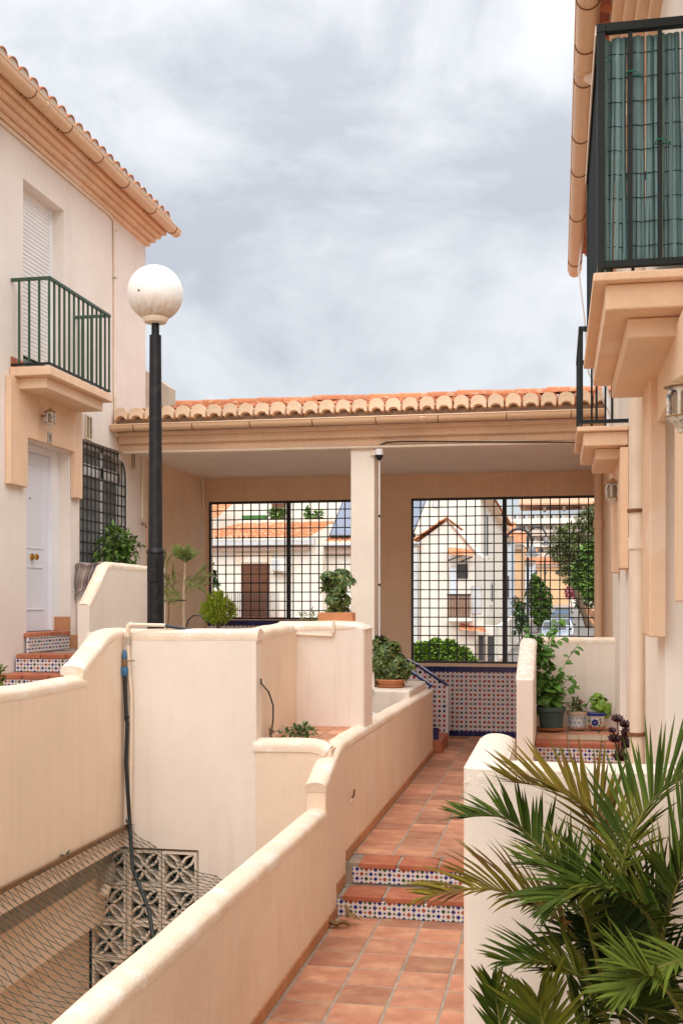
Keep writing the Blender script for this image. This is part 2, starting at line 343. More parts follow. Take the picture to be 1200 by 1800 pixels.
ORG = {}
COL = scene.collection.objects
def tag(o, label=None, cat=None, group=None, kind=None):
    if label: o['label'] = label
    if cat: o['category'] = cat
    if group: o['group'] = group
    if kind: o['kind'] = kind
    return o
def thing(name, label, cat, loc=(0, 0, 0), group=None):
    o = bpy.data.objects.new(name, None); COL.link(o); o.location = loc; o.empty_display_size = .1
    ORG[o.name] = Vector(loc); return tag(o, label, cat, group)
def obj(name, mb, m, parent=None, origin=None, smooth=None, bevel=0, seg=2, fix=True, thick=0):
    """one mesh object from world-space geometry"""
    base = ORG[parent.name] if parent else Vector((0, 0, 0))
    org = Vector(origin) if origin is not None else (base if parent else Vector((0, 0, 0)))
    me = bpy.data.meshes.new(name); me.from_pydata([(x - org.x, y - org.y, z - org.z) for x, y, z in mb.v], [], mb.f)
    if fix:
        bm = bmesh.new(); bm.from_mesh(me); bmesh.ops.recalc_face_normals(bm, faces=bm.faces); bm.to_mesh(me); bm.free()
    me.update()
    me.materials.append(M(m) if isinstance(m, str) else m)
    if smooth:
        me.polygons.foreach_set('use_smooth', [True] * len(me.polygons)); me.set_sharp_from_angle(angle=R(smooth))
    if mb.uv:
        uvl = me.uv_layers.new(name='UVMap')
        for lp in me.loops: uvl.data[lp.index].uv = mb.uv[lp.vertex_index]
    o = bpy.data.objects.new(name, me); COL.link(o)
    if parent: o.parent = parent
    o.location = org - base; ORG[o.name] = org
    if thick:
        md = o.modifiers.new('solid', 'SOLIDIFY'); md.thickness = thick
    if bevel:
        md = o.modifiers.new('bevel', 'BEVEL'); md.width = bevel; md.segments = seg; md.limit_method = 'ANGLE'; md.angle_limit = R(35)
        if not smooth:
            me.polygons.foreach_set('use_smooth', [True] * len(me.polygons)); me.set_sharp_from_angle(angle=R(35)); md.harden_normals = True
    return o
def piece(name, src, loc, parent, rot=(0, 0, 0), scale=None, m=None):
    """another object sharing the mesh of src, placed at a world location under parent"""
    o = bpy.data.objects.new(name, src); COL.link(o); o.parent = parent
    o.location = Vector(loc) - ORG[parent.name]; o.rotation_euler = rot
    if scale: o.scale = scale
    ORG[o.name] = Vector(loc); return o
def mesh_of(mb, m, name, smooth=None, bevel=0):
    me = bpy.data.meshes.new(name); me.from_pydata(mb.v, [], mb.f)
    bm = bmesh.new(); bm.from_mesh(me); bmesh.ops.recalc_face_normals(bm, faces=bm.faces)
    if bevel: bmesh.ops.bevel(bm, geom=[e for e in bm.edges if len(e.link_faces) == 2 and e.calc_face_angle(0) > .6], offset=bevel, segments=1, affect='EDGES')
    bm.to_mesh(me); bm.free()
    me.materials.append(M(m))
    if smooth: me.polygons.foreach_set('use_smooth', [True] * len(me.polygons)); me.set_sharp_from_angle(angle=R(smooth))
    return me
def struct(name, mb, m, label=None, **k):
    o = obj(name, mb, m, **k); o['kind'] = 'structure'
    if label: o['label'] = label
    return o

def coping(mb, axis, pts, c0, c1, h=.07, over=.003, cap_ends=True, round_end=(False, False), step=.07, wob=.0035, seed=0):
    """rounded plaster coping swept along a wall's top line; pts are (along, z) of the crown"""
    P = []
    for (a, b) in zip(pts[:-1], pts[1:]):
        ln = math.hypot(b[0] - a[0], b[1] - a[1]); k = max(1, int(ln / step))
        for i in range(k): P.append((a[0] + (b[0] - a[0]) * i / k, a[1] + (b[1] - a[1]) * i / k))
    P.append(pts[-1]); n = len(P)
    c = (c0 + c1) / 2; hw = abs(c1 - c0) / 2 + over
    prof = [(-hw * .985, -h), (-hw * .995, -h * .8)] + [(-hw * math.cos(t), -h * .55 + h * .55 * math.sin(t)) for t in [math.pi * i / 10 for i in range(11)]] + [(hw * .995, -h * .8), (hw * .985, -h)]
    rows = []; tot = math.hypot(P[-1][0] - P[0][0], P[-1][1] - P[0][1]); acc = 0
    for i, p in enumerate(P):
        a = P[max(i - 1, 0)]; b = P[min(i + 1, n - 1)]
        t = Vector((b[0] - a[0], b[1] - a[1])).normalized(); nn = Vector((-t.y, t.x))
        if nn.y < 0: nn = -nn
        sc = 1.0
        for side, e in ((0, P[0]), (1, P[-1])):
            if round_end[side]:
                d = math.hypot(p[0] - e[0], p[1] - e[1]); rr = hw
                if d < rr: sc = min(sc, max(.12, math.sqrt(max(0, 1 - (1 - d / rr) ** 2))))
        wv = mnoise.noise(Vector((p[0] * 2.1, p[1] * 2.1, seed + .3))) * wob * 2
        row = []
        for (x, y) in prof:
            y2 = (y + h) * sc - h
            wl = mnoise.noise(Vector((p[0] * 4, x * 9, seed + 5))) * wob
            s_ = p[0] + nn.x * (y2 + wv + wl); z_ = p[1] + nn.y * (y2 + wv + wl); cc = c + x * (.85 + .15 * sc)
            row.append((cc, s_, z_) if axis == 'y' else (s_, cc, z_))
        rows.append(row)
    o = len(mb.v); mb.grid(rows); m = len(prof)
    mb.f.append(tuple(o + j for j in range(m))); mb.f.append(tuple(o + (n - 1) * m + j for j in range(m))[::-1])
    for i in range(n - 1): mb.f.append((o + i * m, o + (i + 1) * m, o + (i + 1) * m + m - 1, o + i * m + m - 1))
    return mb

def leaf(mb, p, d, up, ln, wd, bend=.25):
    d = d.normalized(); s_ = d.cross(up)
    if s_.length < .01: s_ = d.cross(Vector((1, .3, 0)))
    s_.normalize(); n = s_.cross(d)
    a = p; m1 = p + d * ln * .35 + n * ln * .06; m2 = p + d * ln * .7 - n * ln * bend * .25; t = p + d * ln - n * ln * bend
    mb.add([a, m1 - s_ * wd * .5, m1 + s_ * wd * .5, m2 - s_ * wd * .42, m2 + s_ * wd * .42, t], [(0, 1, 2), (1, 3, 4, 2), (3, 5, 4)])
def rnd_dir(zb=0.0):
    while True:
        v = Vector((random.uniform(-1, 1), random.uniform(-1, 1), random.uniform(-1, 1)))
        if .05 < v.length < 1: v.normalize(); v.z += zb; return v.normalized()
def foliage(mb, blobs, n, ln, wd, zb=.3, shell=.55, bend=.3):
    """leaves spread through a set of ellipsoid clumps (centre, radii)"""
    tot = sum(b[1][0] * b[1][1] * b[1][2] for b in blobs)
    for c, r in blobs:
        k = max(4, int(n * r[0] * r[1] * r[2] / tot))
        for _ in range(k):
            d = rnd_dir(); q = shell + (1 - shell) * random.random() ** .6
            p = Vector(c) + Vector((d.x * r[0], d.y * r[1], d.z * r[2])) * q
            dd = (d * .8 + rnd_dir(zb) * .8)
            s = random.uniform(.7, 1.25)
            leaf(mb, p, dd, Vector((0, 0, 1)) + rnd_dir() * .4, ln * s, wd * s, bend * random.uniform(.3, 1.4))
    return mb
def limbs(mb, base, top, r, blobs, n=6, rn=6):
    base = Vector(base); top = Vector(top)
    mid = base.lerp(top, .5) + Vector((random.uniform(-1, 1), random.uniform(-1, 1), 0)) * (top - base).length * .05
    mb.tube([base, mid, top], [r, r * .8, r * .5], rn)
    for c, rad in blobs:
        s = base.lerp(top, random.uniform(.45, .95)); e = Vector(c)
        mb.tube([s, s.lerp(e, .5) + Vector((0, 0, -.05 * (e - s).length)), e], [r * .45, r * .3, r * .12], 5)
    return mb

def facade(mb, axis, c, a0, a1, z0, z1, holes, inward):
    """sheet of wall in a plane, with rectangular holes (a0,a1,z0,z1) that get reveals running inward"""
    As = sorted({a0, a1, *[h[0] for h in holes], *[h[1] for h in holes]}); Zs = sorted({z0, z1, *[h[2] for h in holes], *[h[3] for h in holes]})
    def p(a, z, k=0): return (c + k, a, z) if axis == 'x' else (a, c + k, z)
    idx = {}; o = len(mb.v)
    for a in As:
        for z in Zs: idx[a, z] = len(mb.v); mb.v.append(p(a, z))
    for i in range(len(As) - 1):
        for j in range(len(Zs) - 1):
            ca, cz = (As[i] + As[i + 1]) / 2, (Zs[j] + Zs[j + 1]) / 2
            if any(h[0] < ca < h[1] and h[2] < cz < h[3] for h in holes): continue
            mb.f.append((idx[As[i], Zs[j]], idx[As[i + 1], Zs[j]], idx[As[i + 1], Zs[j + 1]], idx[As[i], Zs[j + 1]]))
    for h in holes:
        k = h[4] if len(h) > 4 else inward
        q = [(h[0], h[2]), (h[1], h[2]), (h[1], h[3]), (h[0], h[3])]
        o = len(mb.v); mb.v += [p(a, z) for a, z in q] + [p(a, z, k) for a, z in q]
        mb.f += [(o + i, o + (i + 1) % 4, o + 4 + (i + 1) % 4, o + 4 + i) for i in range(4)]
    return mb

# ================================================================== THE SETTING
ZLOW, ZUP = -2.27, -1.955
XW = -1.57                       # path side of the low wall along the path
XL, XR, YB = -5.25, .58, 16.2    # facades left and right, rear wall of the covered passage
Y1, Y2 = 7.86, 8.20              # risers of the two steps
struct('ground', MB().add([(-700, -300, -4.8), (700, -300, -4.8), (700, 1500, -4.8), (-700, 1500, -4.8)], [(0, 1, 2, 3)]), 'pavement')
struct('terrain', MB().box(-9, 8, 16.45, 17.5, -4.79, -2.62).prism([(17.5, -4.79), (17.5, -2.6), (74, -2.55), (150, -.75), (420, 6), (420, -4.79)], 'x', -140, 140), 'pavement')
rd = struct('road', MB().prism([(17.5, -2.59), (74, -2.54), (150, -.74), (150, -.77), (74, -2.57), (17.5, -2.62)], 'x', -2.4, 2.9), 'asphalt')
struct('kerb', MB().prism([(17.5, -2.59), (74, -2.54), (150, -.74), (150, -.59), (74, -2.39), (17.5, -2.44)], 'x', 2.9, 3.2), 'skirting')

def tile_field(parent, x0, x1, y0, y1, z, p, nm='terracotta', gap=.016, rot=0.0, name='tile', th=.012):
    me = {}
    def get(wx, wy):
        k = (round(wx, 3), round(wy, 3))
        if k not in me: me[k] = mesh_of(MB().box(-wx / 2, wx / 2, -wy / 2, wy / 2, 0, th), nm, name, bevel=.004)
        return me[k]
    xs = []; x = x0
    while x < x1 - .02: xs.append((x, min(x + p - gap, x1))); x += p
    ys = []; y = y0
    while y < y1 - .02: ys.append((y, min(y + p - gap, y1))); y += p
    for a, b in xs:
        for c, d in ys:
            if b - a < .03 or d - c < .03: continue
            cx, cy = (a + b) / 2, (c + d) / 2
            px = cx + math.tan(rot) * (cy - y1)
            if px - (b - a) / 2 < XW + .0: continue
            piece(name, get(b - a, d - c), (px, cy, z - th + .0035 + random.uniform(-.0012, .0012)), parent, (random.uniform(-.006, .006), random.uniform(-.006, .006), -rot + random.uniform(-.009, .009)))
# lower path and upper path: a bed of grout with each clay tile laid on it
lp = struct('path', MB().box(XW - .1, 1.2, -4, Y1 + .2, ZLOW - .3, ZLOW), 'grout', 'lower path of square terracotta tiles')
tile_field(lp, XW + .03, -.3, 3.43, Y1 - .008, ZLOW, .3035)
up = struct('path', MB().box(XW - .1, XR + .05, Y2 + .289, YB + .1, ZUP - .3, ZUP - .001), 'grout', 'upper path of terracotta tiles leading to the covered passage')
tile_field(up, XW + .02, .5, Y2 + .30, YB - .01, ZUP, .305)
# two steps: nosing tiles over painted riser tiles
st = thing('garden_steps', 'two terracotta steps with painted tile risers across the path', 'steps', (-1, Y1, ZLOW))
obj('step_core', MB().box(XW, .5, Y1 + .015, Y2 + .3, ZLOW, ZLOW + .145).box(XW, .5, Y2 + .015, Y2 + .34, ZLOW + .14, ZUP - .012), 'grout', st)
tread = mesh_of(MB().box(-.141, .141, 0, .30, -.042, 0), 'terracotta_dark', 'tread_tile', bevel=.007)
riser = mesh_of(MB().box(-.139, .139, 0, .02, 0, .116), 'tile_step', 'riser_tile', bevel=.002)
for (y, zt, sh) in ((Y1, ZLOW + .1575, .0), (Y2, ZUP, .055)):
    for i in range(7):
        x = XW + .10 + sh + i * .305
        piece('tread_tile', tread, (x + .09, y - .012, zt + random.uniform(-.001, .001)), st, (0, 0, random.uniform(-.004, .004)))
    for i in range(8):
        piece('riser_tile', riser, (XW + .10 + sh + .041 + i * .281, y + .001, zt - .1575 + .0015), st)
# skirting tiles along the path wall
sk = mesh_of(MB().box(0, .012, -.147, .147, 0, .078), 'skirting', 'skirting_tile', bevel=.003)

# ================================================================== LOW GARDEN WALLS
def wall_thing(label, loc): return thing('garden_wall', label, 'wall', loc)
WT = .145
pw = wall_thing('long low plastered wall beside the tiled path, stepping up halfway', (XW - .07, 8, -2.3))
obj('wall_body', MB().prism([(-3, -4.7), (-3, -1.47), (7.5, -1.47), (7.5, -1.27), (8.12, -1.11), (14.12, -1.16), (14.12, -4.7)], 'x', XW - WT, XW), 'stucco', pw, bevel=.012)
obj('coping', coping(MB(), 'y', [(-3, -1.425), (7.52, -1.425)], XW - WT, XW, h=.075, seed=1), 'coping', pw, smooth=50)
obj('coping', coping(MB(), 'y', [(7.47, -1.245), (7.6, -1.20), (7.95, -1.075), (8.08, -1.04), (8.25, -1.03), (9.2, -1.035), (14.13, -1.11)], XW - WT, XW, h=.075, seed=2), 'coping', pw, smooth=50)
for i in range(9): piece('skirting_tile', sk, (XW, Y1 - .155 - i * .303, ZLOW + .001), pw)
piece('skirting_tile', sk, (XW, Y1 + .15, ZLOW + .1575), pw)
for i in range(20): piece('skirting_tile', sk, (XW, Y2 + .17 + i * .297, ZUP + .001), pw)
# a small broken fixing on the path wall
hk = onX(617, 1405, XW + .005)
h = thing('wall_hook', 'small broken rusty bracket stub on the path wall', 'bracket', hk)
obj('stub', MB().tube([hk, hk + Vector((.02, 0, .03)), hk + Vector((.025, 0, .08))], [.008, .009, .006], 6), 'rust', h, smooth=60)
obj('plaster_ring', MB().tube([hk + Vector((-.004, 0, -.01)), hk + Vector((.012, 0, -.015))], [.03, .018], 7), 'coping', h, smooth=60)

XN = -3.18; YM = 7.84; ZT = -.20; YTB = 9.13; XTB = -1.584
nw = wall_thing('low plastered wall at left edge, rising in a curve to the planter', (XN - .07, 6.5, -1.85))
obj('wall_body', MB().prism([(-2, -1.83), (-2, -.55), (7.10, -.55), (7.10, -.50), (7.3, -.42), (7.5, -.33), (7.68, -.265), (7.8, -.25), (YM + .1, -.25), (YM + .1, -1.83)], 'x', XN - WT, XN), 'stucco', nw, bevel=.01)
obj('coping', coping(MB(), 'y', [(-2, -.505), (7.16, -.505)], XN - WT - .02, XN, h=.08, seed=3), 'coping', nw, smooth=50)
obj('coping', coping(MB(), 'y', [(7.08, -.435), (7.2, -.385), (7.4, -.292), (7.52, -.238), (7.62, -.208), (7.72, -.197), (7.95, -.195)], XN - WT - .02, XN, h=.075, step=.05, seed=4), 'coping', nw, smooth=50)
XM = -2.163; YT = 9.05
pl = wall_thing('tall plastered planter block with rounded top below the lamp post', (-2.7, YM, -3))
mb = MB().box(XN - .3, XM, YM, YM + .15, -1.835, ZT - .03)          # front, above the vent blocks
mb.box(-2.60, XM, YM, YM + .15, -4.7, -1.835)
mb2 = MB().box(XM - .15, XM, YM + .15, YT + .1, -4.7, ZT - .03)
obj('front_face', mb, 'stucco_pale', pl); obj('side_face', mb2, 'stucco', pl)
obj('coping', coping(MB(), 'x', [(XN - .12, ZT), (XM + .012, ZT)], YM, YM + .16, h=.085, seed=5), 'coping', pl, smooth=50)
obj('coping', coping(MB(), 'y', [(YM + .01, ZT + .003), (YM + .25, ZT + .004), (YT - .02, ZT + .03)], XM - .16, XM, h=.085, seed=6, round_end=(True, False)), 'coping', pl, smooth=50)
struct('soil', MB().box(XN - .1, XM - .1, YM + .1, YT + .2, -.6, -.24), 'soil')
# vent blocks: each moulded block is its own piece
def vent_block(s=.27, d=.09):
    mb = MB(); h_ = s / 2; b = .019
    for (x0, x1, z0, z1) in ((-h_, h_, h_ - b, h_), (-h_, h_, -h_, -h_ + b), (-h_, -h_ + b, -h_ + b, h_ - b), (h_ - b, h_, -h_ + b, h_ - b)): mb.box(x0, x1, 0, d, z0, z1)
    e = h_ - b * .6
    for sx in (-1, 1):
        for sz in (-1, 1):
            for k in (-1, 1):       # the two bows of one petal, centre to corner
                pts = []
                for i in range(8):
                    t = i / 7; bow = .34 * math.sin(math.pi * t) * .5 * k
                    pts.append((sx * (t * e) + sx * bow * e * 1.0, sz * (t * e) - sz * bow * e))
                for (a, c) in zip(pts[:-1], pts[1:]):
                    n_ = Vector((-(c[1] - a[1]), c[0] - a[0])).normalized() * .0085
                    q = [(a[0] - n_.x, a[1] - n_.y), (a[0] + n_.x, a[1] + n_.y), (c[0] + n_.x, c[1] + n_.y), (c[0] - n_.x, c[1] - n_.y)]
                    mb.prism(q, 'y', .006, d - .01)
    return mb
vb = mesh_of(vent_block(), 'concrete_block', 'vent_block', smooth=40)
for j in range(8):
    for i in range(-1, 2):
        x = -3.03 + i * .277; z = -1.99 - j * .277
        piece('vent_block', vb, (x, YM + .008, z), pl)
obj('mortar_frame', MB().box(-2.62, -2.60, YM + .02, YM + .14, -4.7, -1.84), 'concrete', pl)
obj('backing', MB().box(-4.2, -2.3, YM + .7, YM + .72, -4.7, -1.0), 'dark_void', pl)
# recessed wall under the left wall and the sunken yard
rw = wall_thing('shaded recessed wall below the left wall, behind the netting', (-3.6, 6, -4.7))
obj('upper_face', MB().box(-3.75, -3.34, -2, YM + .02, -2.39, -1.84), 'stucco', rw)
obj('lower_face', MB().box(-4.2, -3.47, -2, YM + .02, -4.75, -2.395), 'stucco', rw)
struct('yard_floor', MB().box(-4.1, XW - .1, -3, YM + .1, -4.78, -4.70), 'concrete')
# terrace behind: low front wall, floor, rear wall block
tw = wall_thing('low front wall of the small tiled terrace, joining the path wall', (-1.9, YM, -3))
obj('wall_body', MB().box(XM + .002, XW - WT + .002, YM - .004, YM + .15, -4.7, -1.03).box(XW - WT + .003, XW - .03, YM - .004, YM + .35, -1.4, -1.065), 'stucco', tw)
obj('coping', coping(MB(), 'x', [(XM - .02, -1.0), (XW - .17, -1.0), (XW - .10, -1.012), (XW - .04, -1.045)], YM - .01, YM + .16, h=.09, over=.006, seed=7), 'coping', tw, smooth=50)
tf = struct('terrace_floor', MB().box(XM, XW - .08, YM + .1, YTB + .1, -1.4, -1.05), 'grout')
tm = mesh_of(MB().box(-.081, .081, -.144, .144, 0, .007), 'terracotta', 'tile', bevel=.004)
for i in range(3):
    for j in range(4): piece('tile', tm, (XM + .087 + i * .171, 8.13 + j * .30, -1.053), tf)
tb = wall_thing('square plastered planter block behind the terrace, under the shrub', (-1.85, 9.2, -1.1))
obj('wall_body', MB().box(XM - .15, XTB, YTB, YTB + .42, -1.15, -.20), 'stucco_pale', tb, bevel=.03, seg=4)
obj('coping', coping(MB(), 'x', [(XM - .18, -.165), (XTB + .01, -.16)], YTB - .005, YTB + .42, h=.075, seed=8, round_end=(False, True)), 'coping', tb, smooth=50)
lb = wall_thing('low plastered plinth carrying the big potted shrub', (-1.85, 12.8, -1.9))
obj('wall_body', MB().box(-2.3, XW - .07, 12.45, 14.0, -2.2, -1.0), 'stucco_pale', lb, bevel=.03, seg=3)
# stair flank with blue-edged tiles under the passage
def parapet(label, y, x1, z_bot, pts, tiles=True):
    t = thing('stair_parapet', label, 'parapet', (x1 - .3, y, z_bot))
    poly = [(x1, z_bot), (x1, pts[0][1])] + [(p[0], p[1]) for p in pts] + [(pts[-1][0], z_bot)]
    obj('tile_facing', MB().prism(poly, 'y', y, y + .14), 'tile_wall', t)
    for a, b in zip(pts[:-1], pts[1:]):
        k = max(1, round(math.hypot(b[0] - a[0], b[1] - a[1]) / .2))
        for i in range(k):
            p0 = Vector((a[0] + (b[0] - a[0]) * i / k, 0, a[1] + (b[1] - a[1]) * i / k)); p1 = Vector((a[0] + (b[0] - a[0]) * (i + .95) / k, 0, a[1] + (b[1] - a[1]) * (i + .95) / k))
            obj('edge_tile', MB().prism([(p0.x, p0.z), (p1.x, p1.z), (p1.x, p1.z + .035), (p0.x, p0.z + .035)], 'y', y - .012, y + .15), 'band_blue', t, bevel=.006)
    return t
far = parapet('far stair parapet of patterned tiles with a sloping blue edge', 15.15, onY(785, 1207, 15.15).x, ZUP,
    [(onY(785, 1207, 15.15).x, onY(785, 1207, 15.15).z), (onY(735, 1173, 15.15).x, onY(735, 1173, 15.15).z), (-3.3, -.2)])
x785 = onY(785, 1207, 15.15).x
obj('corner_strip', MB().box(x785, x785 + .014, 15.14, 15.29, ZUP, onY(785, 1207, 15.15).z), 'pipe_white', far)
near = parapet('near stair parapet with blue glazed edge at the end of the path wall', 14.13, -1.575, ZUP, [(-1.575, -1.10), (-1.98, -.83), (-2.6, -.42)])
obj('foot_band', MB().box(-1.9, XW + .06, 14.145 + .13, 14.30, ZUP + .18, ZUP + .33), 'band_blue', near)
ps = thing('passage_stair', 'terracotta tiled stair rising between the two tiled parapets', 'stairs', (-2, 14.7, ZUP))
for k in range(4): obj('stair_step', MB().box(-3.4, x785 + .02 - k * .29 + .0, 14.28, 15.145, ZUP + .001 + k * .17 - (.16 if k else 0), ZUP + .17 * (k + 1)), 'terracotta_dark', ps, bevel=.012)
struct('platform', MB().box(XL, -2.35, 9.6, YB, -2.3, -1.22), 'grout', 'raised platform under the left half of the passage')
fp = struct('floor_inlay', MB().box(0, 0, 0, 0, 0, 0), 'tile_wall') if False else None
fi = MB().prism([(onZ(784, 1311, ZUP).x, onZ(784, 1311, ZUP).y), (onZ(816, 1311, ZUP).x, onZ(816, 1311, ZUP).y), (onZ(824, 1298, ZUP).x, onZ(824, 1298, ZUP).y), (onZ(785, 1298, ZUP).x, onZ(785, 1298, ZUP).y)], 'z', 0, .004)
me = mesh_of(MB().add([(x, z, y) for x, y, z in fi.v], fi.f), 'tile_wall', 'floor_inlay')
o = bpy.data.objects.new('floor_inlay', me); COL.link(o); o.rotation_euler = (R(-90), 0, 0); o.scale = (1, 1, -1); o.location = (0, 0, ZUP + .012); o.parent = up; o.matrix_parent_inverse.identity(); ORG[o.name] = Vector((0, 0, ZUP))

# left house stair flank and ledge
fl = wall_thing('plastered stair wall with a slanted top in front of the barred window', (-4.43, 10.5, -1))
XF = -4.37
yA = onX(157, 1055, XF).y; zA = onX(157, 1055, XF).z; yBn = onX(192, 987, XF).y; zB = onX(192, 987, XF).z
obj('wall_body', MB().prism([(yA, -1.3), (yA, zA - .05), (yBn, zB - .05), (12.0, zB - .05), (12.0, -1.3)], 'x', XF - .12, XF), 'stucco_pale', fl, bevel=.012)
obj('coping', coping(MB(), 'y', [(yA - .01, zA - .03), (yA + .04, zA + .01), (yBn - .05, zB - .03), (yBn + .06, zB), (12.0, zB - .01)], XF - .12, XF, h=.07, over=.003, seed=9), 'coping', fl, smooth=50)
lg = wall_thing('narrow ledge wall under the striped rug beside the door', (-4.75, 11, -1))
obj('wall_body', MB().box(XL + .002, -4.95, 11.52, 12.95, -1.3, .41), 'stucco_pale', lg, bevel=.03)

# left house stair: landing, risers and treads
hs = thing('house_steps', 'terracotta steps with painted risers climbing to the white door', 'steps', (-4.9, 9.8, -1))
ZD = onX(60, 1110, XL - .17).z
lz = [(10.10, ZD - .20), (9.72, ZD - .375), (9.34, ZD - .55), (8.9, ZD - .72)]
for i, (y, z) in enumerate(lz):
    obj('step_core', MB().box(XL + .02, -4.49, y + .02, 11.0 if i == 0 else lz[i - 1][0] + .01, -2.0, z - .012), 'grout', hs)
    for k in range(3):
        piece('tread_tile', mesh_of(MB().box(-.125, .125, 0, .36, -.045, 0), 'terracotta_dark', 'tread_tile', bevel=.006), (XL + .155 + k * .265, y - .012, z), hs)
    for k in range(3):
        piece('riser_tile', mesh_of(MB().box(-.128, .128, 0, .02, 0, .125), 'tile_step', 'riser_tile'), (XL + .15 + k * .26, y, z - .172), hs)
dth = []
for k in range(4):
    piece('riser_tile', mesh_of(MB().box(-.118, .118, 0, .02, 0, .145), 'tile_step', 'riser_tile'), (XL + .055, 10.42 + k * .24, ZD - .197), hs, (0, 0, R(90)))
    piece('tread_tile', mesh_of(MB().box(-.116, .116, 0, .22, -.045, 0), 'terracotta_dark', 'tread_tile', bevel=.006), (XL + .066, 10.42 + k * .24, ZD), hs, (0, 0, R(90)))
skd = mesh_of(MB().box(-.11, .11, 0, .014, 0, .15), 'skirting', 'skirting_tile', bevel=.003)
piece('skirting_tile', skd, (XL - .06, 11.275, ZD + .002), hs); piece('skirting_tile', skd, (XL + .10, 11.33, ZD - .198), hs)
struct('entry_court', MB().box(XL, XN - .1, -2, 9.7, -2.0, ZD - .89), 'grout')

# ================================================================== LEFT HOUSE
def yl(u, x=XL): return onX(u, 1000, x).y
def zl(u, v, x=XL): return onX(u, v, x).z
HL = thing('house', 'cream two-storey house at left with green balcony and white door', 'house', (-7, 9, -2))
ZC = zl(257, 433)                                  # foot of the cornice
YC = yl(256)                                       # far corner
dy0, dy1, dz1 = yl(47), yl(124), zl(124, 795)
wy0, wy1 = yl(41), yl(113); wz0, wz1 = zl(83, 642, XL + .38), zl(41, 313)
gy0, gy1 = yl(140), yl(224); gz0, gz1 = zl(142, 1000), zl(157, 775)
mb = facade(MB(), 'x', XL, 1.5, YC, -2.3, ZC + .06, [(dy0, dy1, ZD - .19, dz1, -.18), (wy0, wy1, wz0, wz1, -.22), (gy0, gy1, gz0, gz1, -.14)], -.2)
mb.add([(XL, YC, -2.3), (-9, YC, -2.3), (-9, YC, ZC + .06), (XL, YC, ZC + .06)], [(0, 1, 2, 3)])
mb.add([(XL, 1.5, -2.3), (-9, 1.5, -2.3), (-9, 1.5, ZC + .06), (XL, 1.5, ZC + .06)], [(3, 2, 1, 0)])
obj('wall', mb, 'house_pale', HL, fix=False)
obj('wall', MB().add([(XL, YC, -2.3), (XL, YB, -2.3), (XL, YB, 2.0), (XL, YC, 2.0)], [(0, 1, 2, 3)]), 'under_tan', HL, fix=False)
# corner fillers that give the barred window its stepped and curved head
q = [(gy1, zl(222, 800)), (gy1 + .01, gz1 + .01), (yl(213), gz1 + .01), (yl(213), zl(213, 812)), (yl(217), zl(217, 812))]
arc = [(yl(217) + (gy1 - yl(217)) * math.sin(t), zl(217, 812) - (.24) * (1 - math.cos(t))) for t in [math.pi / 2 * i / 6 for i in range(1, 7)]]
obj('window_corner', MB().prism([(gy1 + .01, gz1 + .01), (yl(212), gz1 + .01), (yl(212), zl(212, 808)), *[(a, b) for a, b in arc], (gy1 + .01, arc[-1][1])], 'x', XL - .139, XL + .002), 'stucco_pale', HL)
# arched door surround painted tan (legs end above the steps)
sy0, sy1 = yl(19, XL + .06), yl(146, XL + .06); sz0 = zl(19, 850, XL + .06); s_top = wz0 - .10
sur = obj('door_surround', MB().prism([(sy0, sz0), (yl(50, XL + .06), sz0), (yl(50, XL + .06), dz1 + .0), (dy1, dz1), (dy1, sz0), (sy1, sz0), (sy1, s_top), (sy0, s_top)], 'x', XL + .001, XL + .06), 'tan', HL, bevel=.008)
# door
XD = XL - .17
door = obj('door', MB().box(XD - .05, XD, dy0 - .1, yl(88, XD), ZD, zl(88, 805, XD)), 'door_white', HL, bevel=.004)
obj('door_frame', MB().box(XD - .04, XD + .035, yl(86, XD), dy1 + .0, ZD, dz1).box(XD - .04, XD + .034, dy0 - .1, yl(86, XD) - .001, zl(88, 808, XD) + .02, dz1 - .001), 'white_pvc', HL, bevel=.005)
def rect_ring(mb, x, y0, y1, z0, z1, w_, d_):
    for a in ((y0, y1, z1 - w_, z1), (y0, y1, z0, z0 + w_), (y0, y0 + w_, z0 + w_, z1 - w_), (y1 - w_, y1, z0 + w_, z1 - w_)): mb.box(x, x + d_, *a)
ym0, ym1 = dy0 + .02, yl(76, XD)
for (za, zb) in ((zl(60, 1073, XD), zl(60, 995, XD)), (zl(60, 965, XD), zl(60, 815, XD))):
    rect_ring(r := MB(), XD - .001, ym0, ym1, za, zb, .022, .009); obj('panel_moulding', r, 'door_white', door, bevel=.003)
kb = onX(56, 979, XD)
obj('knob', MB().tube([kb, kb + Vector((.012, 0, 0)), kb + Vector((.013, 0, 0)), kb + Vector((.04, 0, 0)), kb + Vector((.045, 0, 0)), kb + Vector((.065, 0, 0)), kb + Vector((.075, 0, 0))], [.038, .036, .012, .012, .03, .034, .02], 16), 'brass', door, smooth=50)
pk = onX(53, 876, XD)
obj('peephole', MB().tube([pk, pk + Vector((.006, 0, 0))], .011, 10), 'rust', door)
obj('threshold', MB().box(XD - .05, XD + .03, dy0 - .05, dy1, ZD - .012, ZD + .006), 'iron_black', HL)
